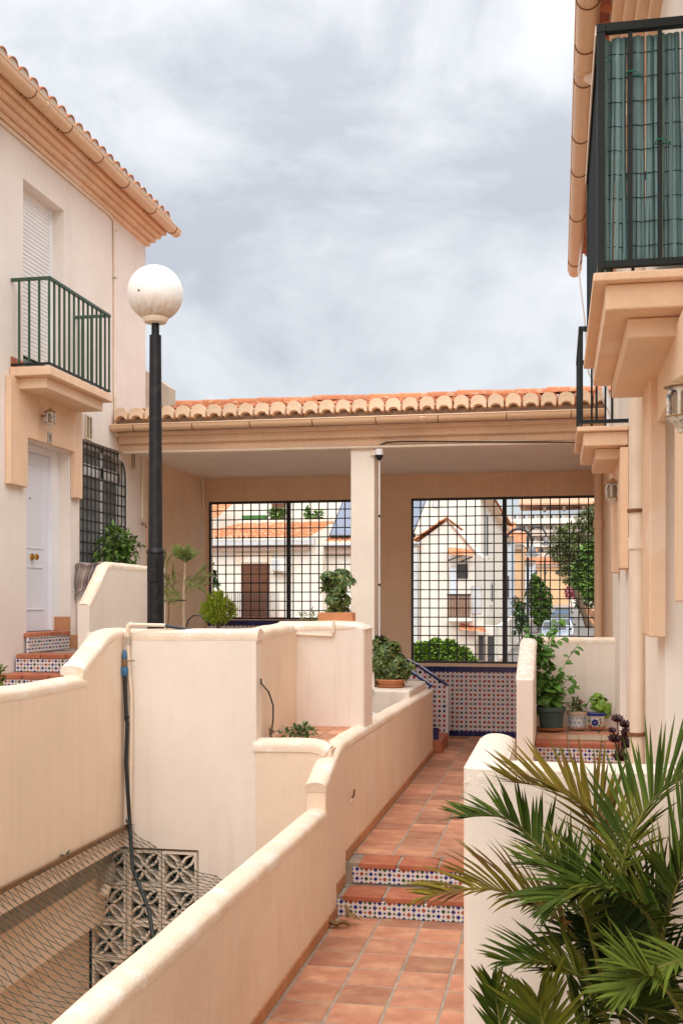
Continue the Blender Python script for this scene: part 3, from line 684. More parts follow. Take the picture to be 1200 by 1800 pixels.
# upper window with roller shutter
win = obj('window', MB().box(XL - .19, XL - .13, yl(88, XL - .14), wy1, wz0, wz1).box(XL - .20, XL - .14, wy0 - .05, wy1, wz0, wz0 + .06), 'white_pvc', HL, bevel=.004)
mb = MB(); zz = wz0 + .24; k = 0
sh_poly = []
while zz < wz1:
    mb.add([(XL - .150, wy0 - .05, zz), (XL - .150, yl(88, XL - .14), zz), (XL - .140, yl(88, XL - .14), zz + .012), (XL - .140, wy0 - .05, zz + .012), (XL - .140, yl(88, XL - .14), zz + .034), (XL - .140, wy0 - .05, zz + .034), (XL - .149, yl(88, XL - .14), zz + .043), (XL - .149, wy0 - .05, zz + .043)],
           [(0, 1, 2, 3), (3, 2, 4, 5), (5, 4, 6, 7)]); zz += .0433
tag(obj('roller_shutter', mb, 'shutter', win, fix=False), kind='stuff')
obj('pane', MB().box(XL - .19, XL - .18, wy0 - .05, wy1, wz0, wz1), 'glass', win)
# barred window
gw = obj('barred_window', MB().box(XL - .15, XL - .12, gy0, gy1, gz0, gz0 + .05), 'white_pvc', HL)
ymid = yl(175, XL - .13)
obj('frame', MB().box(XL - .14, XL - .10, gy0, gy1, zl(180, 843, XL - .12), zl(180, 824, XL - .12)).box(XL - .14, XL - .10, ymid - .03, ymid + .03, gz0, gz1).box(XL - .14, XL - .10, gy1 - .05, gy1, gz0, gz1).box(XL - .14, XL - .10, gy0, gy1, gz1 - .06, gz1), 'white_pvc', gw)
obj('pane', MB().box(XL - .137, XL - .125, gy0, gy1, gz0, gz1), 'glass_curtain', gw)
nb = 13
for i in range(nb):
    y = gy0 + .03 + (gy1 - gy0 - .05) * i / (nb - 1); top = gz1 - .01
    if y > yl(213): top = zl(217, 812) - .24 * (1 - math.cos(math.asin(min(1, (y - yl(217)) / (gy1 - yl(217)) if y > yl(217) else 0)))) - .005
    obj('bar', MB().tube([(XL - .02, y, gz0), (XL - .02, y, top)], .0075, 6), 'iron_black', gw)
for i in range(13):
    z = gz0 + .05 + i * .125
    if z > gz1 - .03: break
    ye = gy1 - .01 if z < zl(217, 812) - .24 else yl(213)
    obj('crossbar', MB().box(XL - .034, XL - .024, gy0 + .01, ye, z, z + .018), 'iron_black', gw)
obj('arch_bar', MB().tube([(XL - .02, a - .012, b - .012) for a, b in arc] + [(XL - .02, arc[-1][0] - .012, gz0)], .009, 6), 'iron_black', gw)
# balcony
XBAL = XL + .40; by0, by1 = yl(19), onX(193, 700, XBAL).y
bz = wz0 - .01
bal = obj('balcony', MB().box(XL + .002, XBAL + .03, by0 - .03, by1 + .03, bz - .09, bz), 'tan', HL, bevel=.01)
obj('corbel_moulding', MB().box(XL + .002, XBAL - .05, by0 + .06, by1 - .06, bz - .20, bz - .088), 'under_tan', bal, bevel=.012)
rt = zl(83, 483, XBAL)
obj('rail', MB().box(XBAL - .018, XBAL + .018, by0, by1, rt - .03, rt).box(XL, XBAL - .018, by0, by0 + .036, rt - .03, rt).box(XL, XBAL - .018, by1 - .036, by1, rt - .03, rt), 'iron_green', bal, bevel=.003)
obj('rail', MB().box(XBAL - .013, XBAL + .013, by0, by1, bz + .02, bz + .04).box(XL, XBAL - .013, by0, by0 + .026, bz + .02, bz + .04).box(XL, XBAL - .013, by1 - .026, by1, bz + .02, bz + .04), 'iron_dark_green', bal)
bar = mesh_of(MB().box(-.009, .009, -.009, .009, 0, rt - bz - .045), 'iron_green', 'bar')
for i in range(14): piece('bar', bar, (XBAL, by0 + .012 + (by1 - by0 - .024) * i / 13, bz + .03), bal)
for i in range(1, 4):
    piece('bar', bar, (XBAL - i * .105, by0 + .014, bz + .03), bal); piece('bar', bar, (XBAL - i * .105, by1 - .014, bz + .03), bal)
obj('skirting', MB().box(XL + .001, XL + .016, by0 - .0, wy0, bz, bz + .11), 'terracotta_dark', bal)
# cornice, gutter, roof edge
def cornice(H, xw, sg, y0, y1, z0, n=3, mt='tan', proj=.10, hh=.075):
    for i in range(n):
        o = obj('cornice', MB().box(xw - sg * .3, xw + sg * proj * (i + 1), y0 - .0, y1 + proj * (i + 1), z0 + hh * i, z0 + hh * (i + 1) - .002), mt, H, bevel=.02, seg=3)
cornice(HL, XL, 1, 1.5, YC, ZC, 4, 'tan', .054, .06)
obj('eave_board', MB().box(XL - .3, XL + .27, 1.5, YC + .24, ZC + .2395, ZC + .28), 'under_tan', HL)
XG = XL + .325
GZ = onX(310, 418, XG).z; GY1 = onX(310, 418, XG).y
def gutter(H, xg, y0, y1, zb, r, hooks, axis='y', nm='gutter'):
    """half-round gutter with a rolled lip, open at the top"""
    mb = MB(); rows = []
    ts = [math.pi * (1 + i / 10) for i in range(11)]
    for a in (y0, y1):
        row = []
        for t in ts: row.append((xg + r * math.cos(t), zb + r + r * math.sin(t)))
        row = row + [(row[-1][0], row[-1][1] + .012)]; row = [(row[0][0], row[0][1] + .012)] + row
        inner = [(xg + (r - .006) * math.cos(t), zb + r + (r - .006) * math.sin(t)) for t in ts][::-1]
        row = row + [(inner[0][0], inner[0][1] + .012)] + inner + [(inner[-1][0], inner[-1][1] + .012)]
        rows.append([(x, a, z) if axis == 'y' else (a, x, z) for x, z in row + [row[0]]])
    mb.grid(rows)
    for a in (y0, y1):
        pts = [(xg + r * math.cos(t), a, zb + r + r * math.sin(t)) if axis == 'y' else (a, xg + r * math.cos(t), zb + r + r * math.sin(t)) for t in ts]
        mb.add(pts, [tuple(range(len(pts)))])
    for sx in (-1, 1):
        p0 = (xg + sx * r, y0, zb + r + .012); p1 = (xg + sx * r, y1, zb + r + .012)
        if axis != 'y': p0, p1 = (y0, xg + sx * r, zb + r + .012), (y1, xg + sx * r, zb + r + .012)
        mb.tube([p0, p1], .009, 6)
    g = obj(nm, mb, 'gutter', H, smooth=50)
    for hpos in [h_ for h_ in hooks if h_ < y1]:
        pts = [(xg + (r + .004) * math.cos(t), zb + r + (r + .004) * math.sin(t)) for t in ts]
        obj('bracket', MB().tube([(x, hpos, z) if axis == 'y' else (hpos, x, z) for x, z in pts], .005, 5), 'rust', g, smooth=60)
    return g
def sleeve(c, r, axis):
    rows = []
    for d in (-.045, .045):
        row = [(r * math.cos(t), r * math.sin(t)) for t in [math.pi * (1 + i / 12) for i in range(13)]]
        rows.append([(c[0] + a, c[1] + d, c[2] + b) if axis == 'y' else (c[0] + d, c[1] + a, c[2] + b) for a, b in row])
    return MB().grid(rows)
g = gutter(HL, XG, 1.5, GY1, GZ, .068, [onX(u, v, XG).y for u, v in ((53, 158), (117, 220), (172, 277), (218, 323), (266, 368), (302, 405))])
for hy in [onX(u, v, XG).y for u, v in ((53, 158), (117, 220), (172, 277), (218, 323), (266, 368))]:
    obj('bracket', MB().tube([(XG - .068, hy, GZ + .06), (XG - .13, hy + .02, GZ + .03), (XG - .15, hy + .02, GZ + .055)], .005, 5), 'rust', g)
obj('joint_sleeve', sleeve((XG, onX(75, 183, XG).y, GZ + .068), .071, 'y'), 'gutter', g, smooth=50, thick=.003)

def barrel(ln=.42, r0=.095, r1=.075, th=.014, n=8):
    """a curved clay roof tile, wide end at y=0, running to y=ln, arched upward"""
    mb = MB(); rows = []
    for (y, r) in ((0, r0), (ln, r1)):
        o_ = [(-r * math.cos(math.pi * i / n), y, r * .86 * math.sin(math.pi * i / n)) for i in range(n + 1)]
        i_ = [(-(r - th) * math.cos(math.pi * i / n), y, (r - th) * .86 * math.sin(math.pi * i / n)) for i in range(n + 1)][::-1]
        rows.append(o_ + i_ + [o_[0]])
    mb.grid(rows)
    m = 2 * (n + 1)
    for y, r in ((0, r0), (ln, r1)):
        o_ = [(-r * math.cos(math.pi * i / n), y, r * .86 * math.sin(math.pi * i / n)) for i in range(n + 1)]; i_ = [(-(r - th) * math.cos(math.pi * i / n), y, (r - th) * .86 * math.sin(math.pi * i / n)) for i in range(n + 1)]
        for i in range(n): mb.add([o_[i], o_[i + 1], i_[i + 1], i_[i]], [(0, 1, 2, 3)])
    return mb
cover = mesh_of(barrel(), 'roof_tile', 'roof_tile', smooth=45)
def roof_rows(parent, axis, a0, a1, edge, z, slope, sgn, rows, pitch, expose=.34, ch=.025, plug=False):
    """rows of cover and channel tiles; axis is the direction of the eave"""
    n = int((a1 - a0) / pitch)
    ang = math.atan(slope)
    for i in range(n):
        a = a0 + (i + .5) * pitch
        for j in range(rows):
            s_ = j * expose
            jit = random.uniform(-.006, .006)
            off = s_ * math.cos(ang); zz = z + s_ * math.sin(ang) + .012 * (j > 0) + random.uniform(-.003, .003)
            if axis == 'x':
                piece('roof_tile', cover, (a + jit, edge + sgn * off, zz), parent, (ang, 0, random.uniform(-.015, .015)))
                piece('roof_tile', cover, (a + pitch / 2, edge + sgn * (off + .05), zz + ch), parent, (ang, math.pi, 0))
            else:
                rz = R(90) if sgn < 0 else R(-90)
                rt_ = (ang, 0, rz + random.uniform(-.015, .015))
                piece('roof_tile', cover, (edge + sgn * off, a + jit, zz), parent, rt_)
                o2 = piece('roof_tile', cover, (edge + sgn * (off + .02), a + pitch / 2, zz + ch), parent, (0, 0, 0))
                if plug and j == 0: piece('tile_end', PLUG, (edge + sgn * .03, a + jit, zz - .03), parent, (0, 0, R(90)))
                o2.rotation_mode = 'ZYX' if False else 'XYZ'; o2.rotation_euler = (-ang, math.pi, rz + math.pi) if False else (ang, math.pi, rz)
def plug_mesh():
    n = 8; r = .083
    return mesh_of(MB().prism([(-r, 0)] + [(-r * math.cos(math.pi * i / n), .03 + r * .86 * math.sin(math.pi * i / n)) for i in range(n + 1)] + [(r, 0)], 'y', -.04, .03), 'concrete', 'tile_end')
PLUG = plug_mesh()
RZ = GZ + .175
rf = obj('roof', MB().prism([(XG - .04, ZC + .2805), (XG - .04, RZ - .02), (-8.6, RZ + 1.1), (-9.0, RZ + 1.1), (-9.0, ZC + .2805)], 'y', 1.5, YC + .22), 'mortar', HL)
roof_rows(rf, 'y', 6.9, YC + .2, XG - .0, RZ - .03, .31, -1, 3, .205, ch=.075, plug=True)
# wall piece behind the corner (neighbouring parapet)
pb = onY(258, 655, 15.5); pc_ = onY(301, 682, 15.5)
par = wall_thing('weathered grey parapet stub behind the house corner above the tiles', (pb.x, 15.5, 2))
obj('wall_body', MB().prism([(pb.x - .5, 1.9), (pb.x - .5, pb.z + .1), (pb.x + .05, pb.z), (pc_.x, pc_.z), (pc_.x, 1.9)], 'y', 15.4, 15.7), 'concrete', par, bevel=.01)

# ================================================================== COVERED PASSAGE
YE = 12.62                                    # eave line
YF = 12.78                                    # front face of beam and column
ZCEIL = 1.87
PS = thing('covered_passage', 'tan covered passage with clay tile roof, column and black grilles', 'passage', (-2.3, 14, ZUP))
zf = 1.83
gx = [onY(357, 881, YB).x, onY(600, 881, YB).x + .75, onY(722, 876, YB).x, onY(1051, 873, YB).x]
gxL0, gxL1, gxR0, gxR1 = XL + .03, -2.72, gx[2], min(gx[3], XR - .02)
gzT = onY(722, 876, YB).z; gzLb = onY(500, 1089, YB).z; gzRb = onY(800, 1166, YB).z
mb = facade(MB(), 'y', YB, XL, XR + .2, ZUP - .2, 2.2, [(gxL0, gxL1, gzLb, gzT, .22), (gxR0, gxR1, gzRb, gzT, .22)], .22)
obj('rear_wall', mb, 'under_tan', PS, fix=False)
mb = facade(MB(), 'y', YB + .22, XL - .3, XR + .3, -4.7, 2.2, [(gxL0, gxL1, gzLb, gzT, .001), (gxR0, gxR1, gzRb, gzT, .001)], .001)
obj('rear_wall', mb, 'far_white', PS, fix=False)
obj('ceiling', MB().box(XL, XR + .1, YF + .1, YB + .2, ZCEIL, ZCEIL + .18), 'soffit', PS)
obj('front_beam', MB().box(XL + .001, XR, YF, YF + .2, zf, 2.14), 'tan', PS)
obj('beam_moulding', MB().box(XL + .001, XR, YF - .07, YF - .001, zf + .085, 2.05), 'tan', PS, bevel=.025, seg=3)
obj('beam_moulding', MB().box(XL + .001, XR, YF - .13, YF - .071, zf + .17, 2.05), 'tan', PS, bevel=.02, seg=3)
cl, crr = onY(616, 900, YF + .02).x, onY(658, 900, YF + .02).x
obj('column', MB().box(cl, crr, YF + .02, YF + .30, -2.2, zf + .001), 'wall_white', PS, bevel=.012)
# roof slab, tiles, ridge
rz = 2.22
YR = 14.6; ZR = onY(650, 699, YR).z - .06
slope = (ZR - rz - .02) / (YR - YE)
rf = obj('roof', MB().prism([(YE + .03, rz - .10), (YE + .03, rz - .01), (YR, ZR - .03), (YB + .5, rz - .15), (YB + .5, rz - .25), (YR, 2.03), (YF, 2.03)], 'x', XL - .0, XR + .25), 'mortar', PS)
pitch = .1935
roof_rows(rf, 'x', XL + .02, XR + .12, YE - .03, rz - .02, slope, 1, 6, pitch, expose=.36, ch=.085)
# plastered tile ends along the eave, each an arch with a small open mouth
def mouth(w_=.086, h_=.118):
    o_ = [(-w_, -.04)] + [(-w_ * math.cos(math.pi * i / 10), .035 + h_ * .62 * math.sin(math.pi * i / 10)) for i in range(11)] + [(w_, -.04)]
    i_ = [(w_ * .62, -.04)] + [(w_ * .62 * math.cos(math.pi * i / 8), -.035 + .035 * math.sin(math.pi * i / 8)) for i in range(9)] + [(-w_ * .62, -.04)]
    mb = MB(); mb.prism(o_ + i_, 'y', -.05, .05); return mb
mo = mesh_of(mouth(), 'tile_plaster', 'tile_end', bevel=.004)
for i in range(int((XR + .12 - XL - .02) / pitch)):
    piece('tile_end', mo, (XL + .02 + (i + .5) * pitch, YE - .045, rz - .0), rf, (R(-4), 0, random.uniform(-.03, .03)), scale=(random.uniform(.95, 1.03), 1, random.uniform(.95, 1.04)))
rid = mesh_of(barrel(.44, .10, .085), 'roof_tile', 'ridge_tile', smooth=45)
for i in range(16): piece('ridge_tile', rid, (XL + .1 + i * .385, YR, ZR + .03 + random.uniform(-.008, .008)), rf, (0, R(0), R(-90)))
gut = gutter(PS, YE - .10, XL + .01, onY(1030, 715, YE).x + .3, 2.035, .062, [onY(u, 740, YE - .1).x for u in (237, 340, 441, 550, 661, 770, 890, 1003)], axis='x')
obj('joint_sleeve', sleeve((onY(744, 740, YE).x, YE - .10, 2.097), .065, 'x'), 'gutter', gut, smooth=50, thick=.003)
# grilles: each bar its own piece
def grille(x0, x1, z0, z1, nx, nz, mull, y=YB + .05):
    g = obj('grille', MB().box(x0, x1, y - .018, y + .018, z1 - .035, z1).box(x0, x1, y - .018, y + .018, z0, z0 + .03).box(x0, x0 + .03, y - .018, y + .018, z0 + .03, z1 - .035).box(x1 - .03, x1, y - .018, y + .018, z0 + .03, z1 - .035), 'iron_black', PS)
    vb_ = mesh_of(MB().box(-.008, .008, -.006, .006, 0, z1 - z0 - .065), 'iron_black', 'bar')
    hb = mesh_of(MB().box(0, x1 - x0 - .06, -.006, .006, -.008, .008), 'iron_black', 'bar')
    for i in range(1, nx): piece('bar', vb_, (x0 + (x1 - x0) * i / nx, y, z0 + .03), g)
    for j in range(1, nz): piece('bar', hb, (x0 + .03, y - .012, z0 + (z1 - z0) * j / nz), g)
    obj('mullion', MB().box(mull - .03, mull + .03, y - .025, y + .025, z0, z1), 'iron_black', g)
grille(gxL0, gxL1, gzLb, gzT, 19, 13, onY(506, 1000, YB).x)
grille(gxR0, gxR1, gzRb, gzT, 20, 18, onY(886, 1000, YB).x)
# wainscot of patterned tiles with blue bands, tile by tile
def wainscot(x0, x1, zb, zt, sz, label):
    wt = mesh_of(MB().box(-sz / 2 + .0015, sz / 2 - .0015, 0, .012, 0, sz - .003), 'tile_wall', 'wall_tile')
    bt = mesh_of(MB().box(-sz / 2 + .002, sz / 2 - .002, -.004, .012, 0, .075), 'band_blue', 'band_tile')
    nx = int(round((x1 - x0) / sz)); nz = int((zt - zb - .14) / sz) + 1
    p = obj('wainscot', MB().box(x0, x1, YB - .008, YB - .001, zb, zt), 'grout', PS)
    for i in range(nx):
        x = x0 + (i + .5) * sz
        for j in range(nz):
            z = zt - .078 - (j + 1) * sz
            if z < zb - .06: continue
            piece('wall_tile', wt, (x, YB - .02, z), p)
        piece('band_tile', bt, (x, YB - .024, zt - .077), p); piece('band_tile', bt, (x, YB - .026, zb + .002), p)
wainscot(-2.2, .5, ZUP, onY(850, 1172, YB).z, .198, 'r')
wainscot(XL + .02, -2.6, -1.22, onY(450, 1089, YB).z - .01, .198, 'l')

# ================================================================== RIGHT HOUSE
HR = thing('house', 'tan two-storey house at right with two corbelled balconies', 'house', (3, 7, -2.2))
YRC = 12.2
ZC2 = 3.40
mb = facade(MB(), 'x', XR, -3, YRC + .1, -2.4, ZC2 + .05, [(5.35, 6.35, -1.3, .98, .22), (10.0, 10.9, -1.3, .98, .22)], .22)
mb.add([(XR, YRC + .1, 2.2), (6, YRC + .1, 2.2), (6, YRC + .1, ZC2 + .05), (XR, YRC + .1, ZC2 + .05)], [(3, 2, 1, 0)])
mb.add([(XR, -3, -2.4), (6, -3, -2.4), (6, -3, ZC2), (XR, -3, ZC2)], [(0, 1, 2, 3)])
obj('wall', mb, 'wall_white', HR, fix=False)
obj('wall', MB().add([(XR, YRC + .1, -2.4), (XR, YB, -2.4), (XR, YB, 2.2), (XR, YRC + .1, 2.2)], [(3, 2, 1, 0)]), 'under_tan', HR, fix=False)
for ya, yb in ((5.35, 6.35), (10.0, 10.9)):
    d = obj('door', MB().box(XR + .2, XR + .25, ya - .02, yb + .02, -1.32, 1.0), 'door_white', HR)
    obj('panel_moulding', MB().box(XR + .19, XR + .2, ya + .15, yb - .15, -1.1, -.3).box(XR + .19, XR + .2, ya + .15, yb - .15, -.1, .8), 'white_pvc', d)
cornice(HR, XR, -1, -3, YRC - .15, ZC2, 4, 'tan', .065, .055)
XG2 = .18; GZ2 = onX(1009, 488, XG2).z
yg_end = onX(1009, 488, XG2).y
g2 = gutter(HR, XG2, -3, yg_end, GZ2, .068, [onX(u, v, XG2).y for u, v in ((1041, 68), (1033, 159), (1029, 236), (1026, 301), (1021, 355), (1018, 405), (1014, 447), (1010, 482))])
obj('joint_sleeve', sleeve((XG2, onX(1027, 252, XG2).y, GZ2 + .068), .071, 'y'), 'gutter', g2, smooth=50, thick=.003)
rf2 = obj('roof', MB().prism([(XG2 + .1, GZ2 + .12), (XG2 + .1, GZ2 + .16), (4.5, GZ2 + 1.5), (6, GZ2 + 1.5), (6, ZC2), (XR - .2, ZC2 + .24)], 'y', -3, YRC), 'mortar', HR)
roof_rows(rf2, 'y', 3.4, YRC, XG2 - .02, GZ2 + .13, .31, 1, 2, .205, ch=.06)
eb = mesh_of(MB().box(-.13, .13, -.085, .085, 0, .03), 'terracotta_dark', 'eave_tile', bevel=.004)
for i in range(42): piece('eave_tile', eb, (XG2 + .15, 3.5 + i * .205, GZ2 + .088), rf2)

def balcony_r(y0, y1, label, ztop, zlip, mtr, nbars, reed):
    XO = .155
    b = obj('balcony', MB().box(XO, XR - .001, y0, y1, zlip - .04, zlip), 'tan', HR, bevel=.008)
    obj('corbel_moulding', MB().box(XO + .055, XR - .002, y0 + .05, y1 - .05, zlip - .16, zlip - .041), 'tan', b, bevel=.012)
    obj('corbel_moulding', MB().box(XO + .16, XR - .003, y0 + .2, y1 - .16, zlip - .255, zlip - .161), 'under_tan', b, bevel=.012)
    xr0 = XO + .035
    zb_ = zlip + .03
    obj('rail', MB().box(xr0 - .02, xr0 + .02, y0 + .03, y1 - .03, ztop - .04, ztop).box(xr0 + .021, XR, y0 + .03, y0 + .07, ztop - .04, ztop).box(xr0 + .021, XR, y1 - .07, y1 - .03, ztop - .04, ztop), mtr, b, bevel=.003)
    obj('rail', MB().box(xr0 - .015, xr0 + .015, y0 + .03, y1 - .03, zb_, zb_ + .03).box(xr0 + .016, XR, y0 + .035, y0 + .065, zb_, zb_ + .03).box(xr0 + .016, XR, y1 - .065, y1 - .035, zb_, zb_ + .03), mtr, b)
    bm_ = mesh_of(MB().box(-.0095, .0095, -.0095, .0095, 0, ztop - zb_ - .06), mtr, 'bar')
    for yp in (y0 + .05, y1 - .05): obj('corner_post', MB().box(xr0 - .017, xr0 + .017, yp - .017, yp + .017, zb_ + .03, ztop - .04), mtr, b)
    for i in range(1, nbars): piece('bar', bm_, (xr0, y0 + .05 + (y1 - y0 - .10) * i / nbars, zb_ + .025), b)
    k = 1
    while xr0 + k * .128 < XR - .02:
        piece('bar', bm_, (xr0 + k * .128, y0 + .05, zb_ + .025), b); piece('bar', bm_, (xr0 + k * .128, y1 - .05, zb_ + .025), b); k += 1
    if reed:
        hgt = ztop - zb_ - .085
        def slat(ph):
            mb = MB(); n = 7
            pts = [(.004 * math.sin(ph + 3 * i / n), .004 * math.cos(ph * 2 + 4 * i / n), hgt * i / (n - 1)) for i in range(n)]
            mb.tube(pts, .0125, 6); return mesh_of(mb, 'reed', 'reed_slat', smooth=60)
        ms = [slat(p * 1.7) for p in range(5)]
        x = xr0 + .03; i = 0
        while x < XR - .01:
            piece('reed_slat', ms[i % 5], (x, y0 + .085 + random.uniform(-.004, .004), zb_ + .035), b, (random.uniform(-.006, .006), random.uniform(-.006, .006), random.uniform(0, 6)), scale=(1.1, .8, 1)) ; x += .0195; i += 1
        y = y0 + .10
        while y < y1 - .08:
            piece('reed_slat', ms[i % 5], (xr0 + .035, y, zb_ + .035), b, (random.uniform(-.01, .01), random.uniform(-.006, .006), random.uniform(0, 6))); y += .021; i += 1
        for j in range(9):
            z = zb_ + .10 + j * hgt / 9.3
            obj('reed_tie', MB().tube([(xr0 + .03 + t * .03, y0 + .073, z + .003 * math.sin(t * 2.1)) for t in range(13)], .0022, 4), 'reed_tie', b)
        for (tx, tz) in ((0, .93), (1, .86), (2, .55)):
            cx = xr0 + tx * .128; z = zb_ + hgt * tz
            obj('cable_tie', MB().tube([(cx - .015, y0 + .036, z), (cx + .015, y0 + .036, z + .004), (cx + .05, y0 + .066, z - .005), (cx - .02, y0 + .06, z - .01), (cx - .015, y0 + .036, z)], .003, 5), 'tie_green', b)
        obj('screen_edge', MB().box(xr0 - .026, xr0 - .020, y0 + .04, y1 - .04, ztop - .05, ztop - .005), 'pipe_cream', b)
    return b
zlipA = onX(1042, 479, .155).z
balcony_r(onX(1042, 479, .155).y, onX(1025, 650, .155).y, 'a', onY(1062, 44, onX(1042, 479, .155).y + .05).z, zlipA, 'iron_dark_green', 15, True)
yb0 = onX(1013, 757, .155).y
balcony_r(yb0, yb0 + 1.45, 'b', zlipA + .85, zlipA, 'iron_dark_green', 9, False)
# door surrounds and pilaster
XS = XR - .07
obj('door_surround', MB().prism([(4.2, zlipA - .2), (4.2, .0), (5.35, 0), (5.35, .98), (6.35, .98), (6.35, .08), (6.55, .08), (6.55, zlipA - .2)], 'x', XS + .02, XR - .001), 'under_tan', HR, bevel=.008)
ys1 = onX(1100, 985, XS).y
obj('door_surround', MB().prism([(9.55, zlipA - .18), (9.55, .28), (10.0, .28), (10.0, .98), (10.9, .98), (10.9, .28), (11.2, .28), (11.2, zlipA - .18)], 'x', XS, XR - .001), 'tan', HR, bevel=.008)
pa, pb_ = onX(1128, 1000, XR - .09).y, onX(1141, 1000, XR - .09).y
obj('pilaster', MB().prism([(pb_, onX(1135, 1118, XR - .09).z), (pa, onX(1135, 1118, XR - .09).z), (pa, 1.42), (pb_, 1.30)], 'x', XR - .09, XR - .001), 'tan', HR, bevel=.01)
# downpipe and cables on the right facade
def pipe(name, label, cat, pts, r, m, n=10, clips=(), clipm='pipe_cream', joints=()):
    t = thing(name, label, cat, pts[0]); obj('tube', MB().tube(pts, r, n), m, t, smooth=60)
    for c in clips:
        c = Vector(c); obj('clip', MB().tube([c - Vector((0, 0, .012)), c + Vector((0, 0, .012))], r * 1.35, 8), clipm, t, smooth=60)
    for a, b in joints: obj('joint', MB().tube([a, b], r * 1.3, 10), m, t, smooth=60)
    return t
dpx = XR - .055; dpy = onX(1118, 1000, dpx).y
pipe('downpipe', 'cream downpipe running full height beside the tan pilaster', 'pipe', [(dpx, dpy, -1.9), (dpx, dpy, 3.3), (dpx - .1, dpy, 3.45), (XG2 + .02, dpy, GZ2 + .02)], .047, 'pipe_cream', 14, clips=[(dpx, dpy, z) for z in (.62, -.9, 2.4)], clipm='rust', joints=[((dpx, dpy, .36), (dpx, dpy, .44))])
d2y = 14.6; d2x = XR - .07
pipe('downpipe', 'tan pipe in the inner corner beside the right grille', 'pipe', [(d2x, d2y, ZUP), (d2x, d2y, ZCEIL)], .055, 'under_tan', 12, joints=[((d2x, d2y, .95), (d2x, d2y, 1.05))])
pipe('cable', 'thin white cable hanging from the right eave', 'cable', [(XG2 + .06, 11.4, GZ2 + .05), (XG2 + .02, 11.3, GZ2 - .3), (XG2 + .08, 11.3, GZ2 - .8), (XG2 + .12, 11.4, 2.3), (XR - .02, 11.9, 1.9)], .008, 'cable_white', 6)
pipe('cable', 'white pipe bundle rising behind the far right balcony', 'cable', [(XR - .06, 12.0, 1.5), (XR - .06, 12.0, 2.1), (XR - .1, 12.1, 2.3), (XR - .1, 12.15, 2.6)], .035, 'pipe_white', 8)

def lantern(p, s, label, wall_dx):
    """painted ceramic wall lantern: cup, arched posts, domed cap, finial, on a small arm"""
    p = Vector(p); t = thing('wall_lantern', label, 'lantern', p)
    def lt(name, prof, m, n=8): return obj(name, MB().lathe([(r * s, z * s) for r, z in prof], p, n), m, t, smooth=30)
    lt('cup', [(.01, -.33), (.06, -.30), (.05, -.27), (.15, -.15), (.24, -.09), (.26, -.05), (.25, -.03)], 'lantern_ceramic', 12)
    lt('cup_rim', [(.262, -.062), (.275, -.045), (.262, -.03)], 'lantern_gold', 12)
    for k in range(6):
        a = k * math.pi / 3 + .3
        c, d = math.cos(a) * s, math.sin(a) * s
        obj('post', MB().tube([p + Vector((c * .225, d * .225, -.04 * s)), p + Vector((c * .225, d * .225, .34 * s))], .032 * s, 6), 'lantern_ceramic', t, smooth=60)
        b = a + math.pi / 3; arcp = []
        for i in range(9):
            q = i / 8; x = (math.cos(a) * (1 - q) + math.cos(b) * q) * .225 * s; y = (math.sin(a) * (1 - q) + math.sin(b) * q) * .225 * s
            arcp.append(p + Vector((x, y, (.30 + .10 * math.sin(math.pi * q)) * s)))
        top = [Vector((v.x, v.y, p.z + .46 * s)) for v in arcp]
        obj('arch', MB().grid([arcp, top]), 'lantern_ceramic', t, thick=.03 * s)
    lt('glass', [(.13, -.03), (.14, .1), (.13, .38)], 'lantern_glass', 10)
    lt('cap', [(.26, .44), (.30, .46), (.29, .48), (.20, .53), (.12, .57), (.10, .60), (.05, .62), (.02, .66)], 'lantern_gold', 12)
    obj('arm', MB().tube([p + Vector((0, 0, .3 * s)), p + Vector((wall_dx, 0, .3 * s))], .05 * s, 8), 'lantern_gold', t, smooth=60)
    return t
lantern(onX(1196, 728, XR - .13), .22, 'large painted ceramic lantern under the near right balcony', .12)
lantern(onX(1076, 873, XR - .11), .25, 'small painted ceramic lantern under the far right balcony', .10)
lantern(onX(89, 742, XL + .16), .22, 'painted ceramic lantern above the white door at left', -.15)
np_ = onX(87, 770, XL + .06)
plq = thing('house_number', 'small grey number plate below the left door lantern', 'plate', np_)
obj('plate', MB().box(np_.x, np_.x + .01, np_.y - .05, np_.y + .05, np_.z - .055, np_.z + .055), 'vent_grey', plq, bevel=.004)
obj('digit', MB().box(np_.x + .0101, np_.x + .013, np_.y - .008, np_.y + .008, np_.z - .03, np_.z + .03).box(np_.x + .0101, np_.x + .013, np_.y - .022, np_.y - .008, np_.z + .012, np_.z + .026), 'far_dark', plq)
def vent(u, v, label):
    p = onX(u, v, XL + .002); t = thing('wall_vent', label, 'vent', p)
    hw, hh = .085, .14
    fr = MB(); rect_ring(fr, p.x, p.y - hw, p.y + hw, p.z - hh, p.z + hh, .018, .022); fr.box(p.x, p.x + .02, p.y - .008, p.y + .008, p.z - hh + .018, p.z + hh - .018); obj('frame', fr, 'pipe_cream', t)
    for i in range(9):
        z = p.z - hh + .03 + i * .0285
        obj('slat', MB().add([(p.x + .004, p.y - hw + .018, z), (p.x + .004, p.y + hw - .018, z), (p.x + .015, p.y + hw - .018, z - .018), (p.x + .015, p.y - hw + .018, z - .018)], [(0, 1, 2, 3)]), 'vent_slat', t, thick=.002)
vent(155, 752, 'louvred wall vent above the left of the barred window'); vent(232, 806, 'louvred wall vent below the roof beam, right of the barred window')

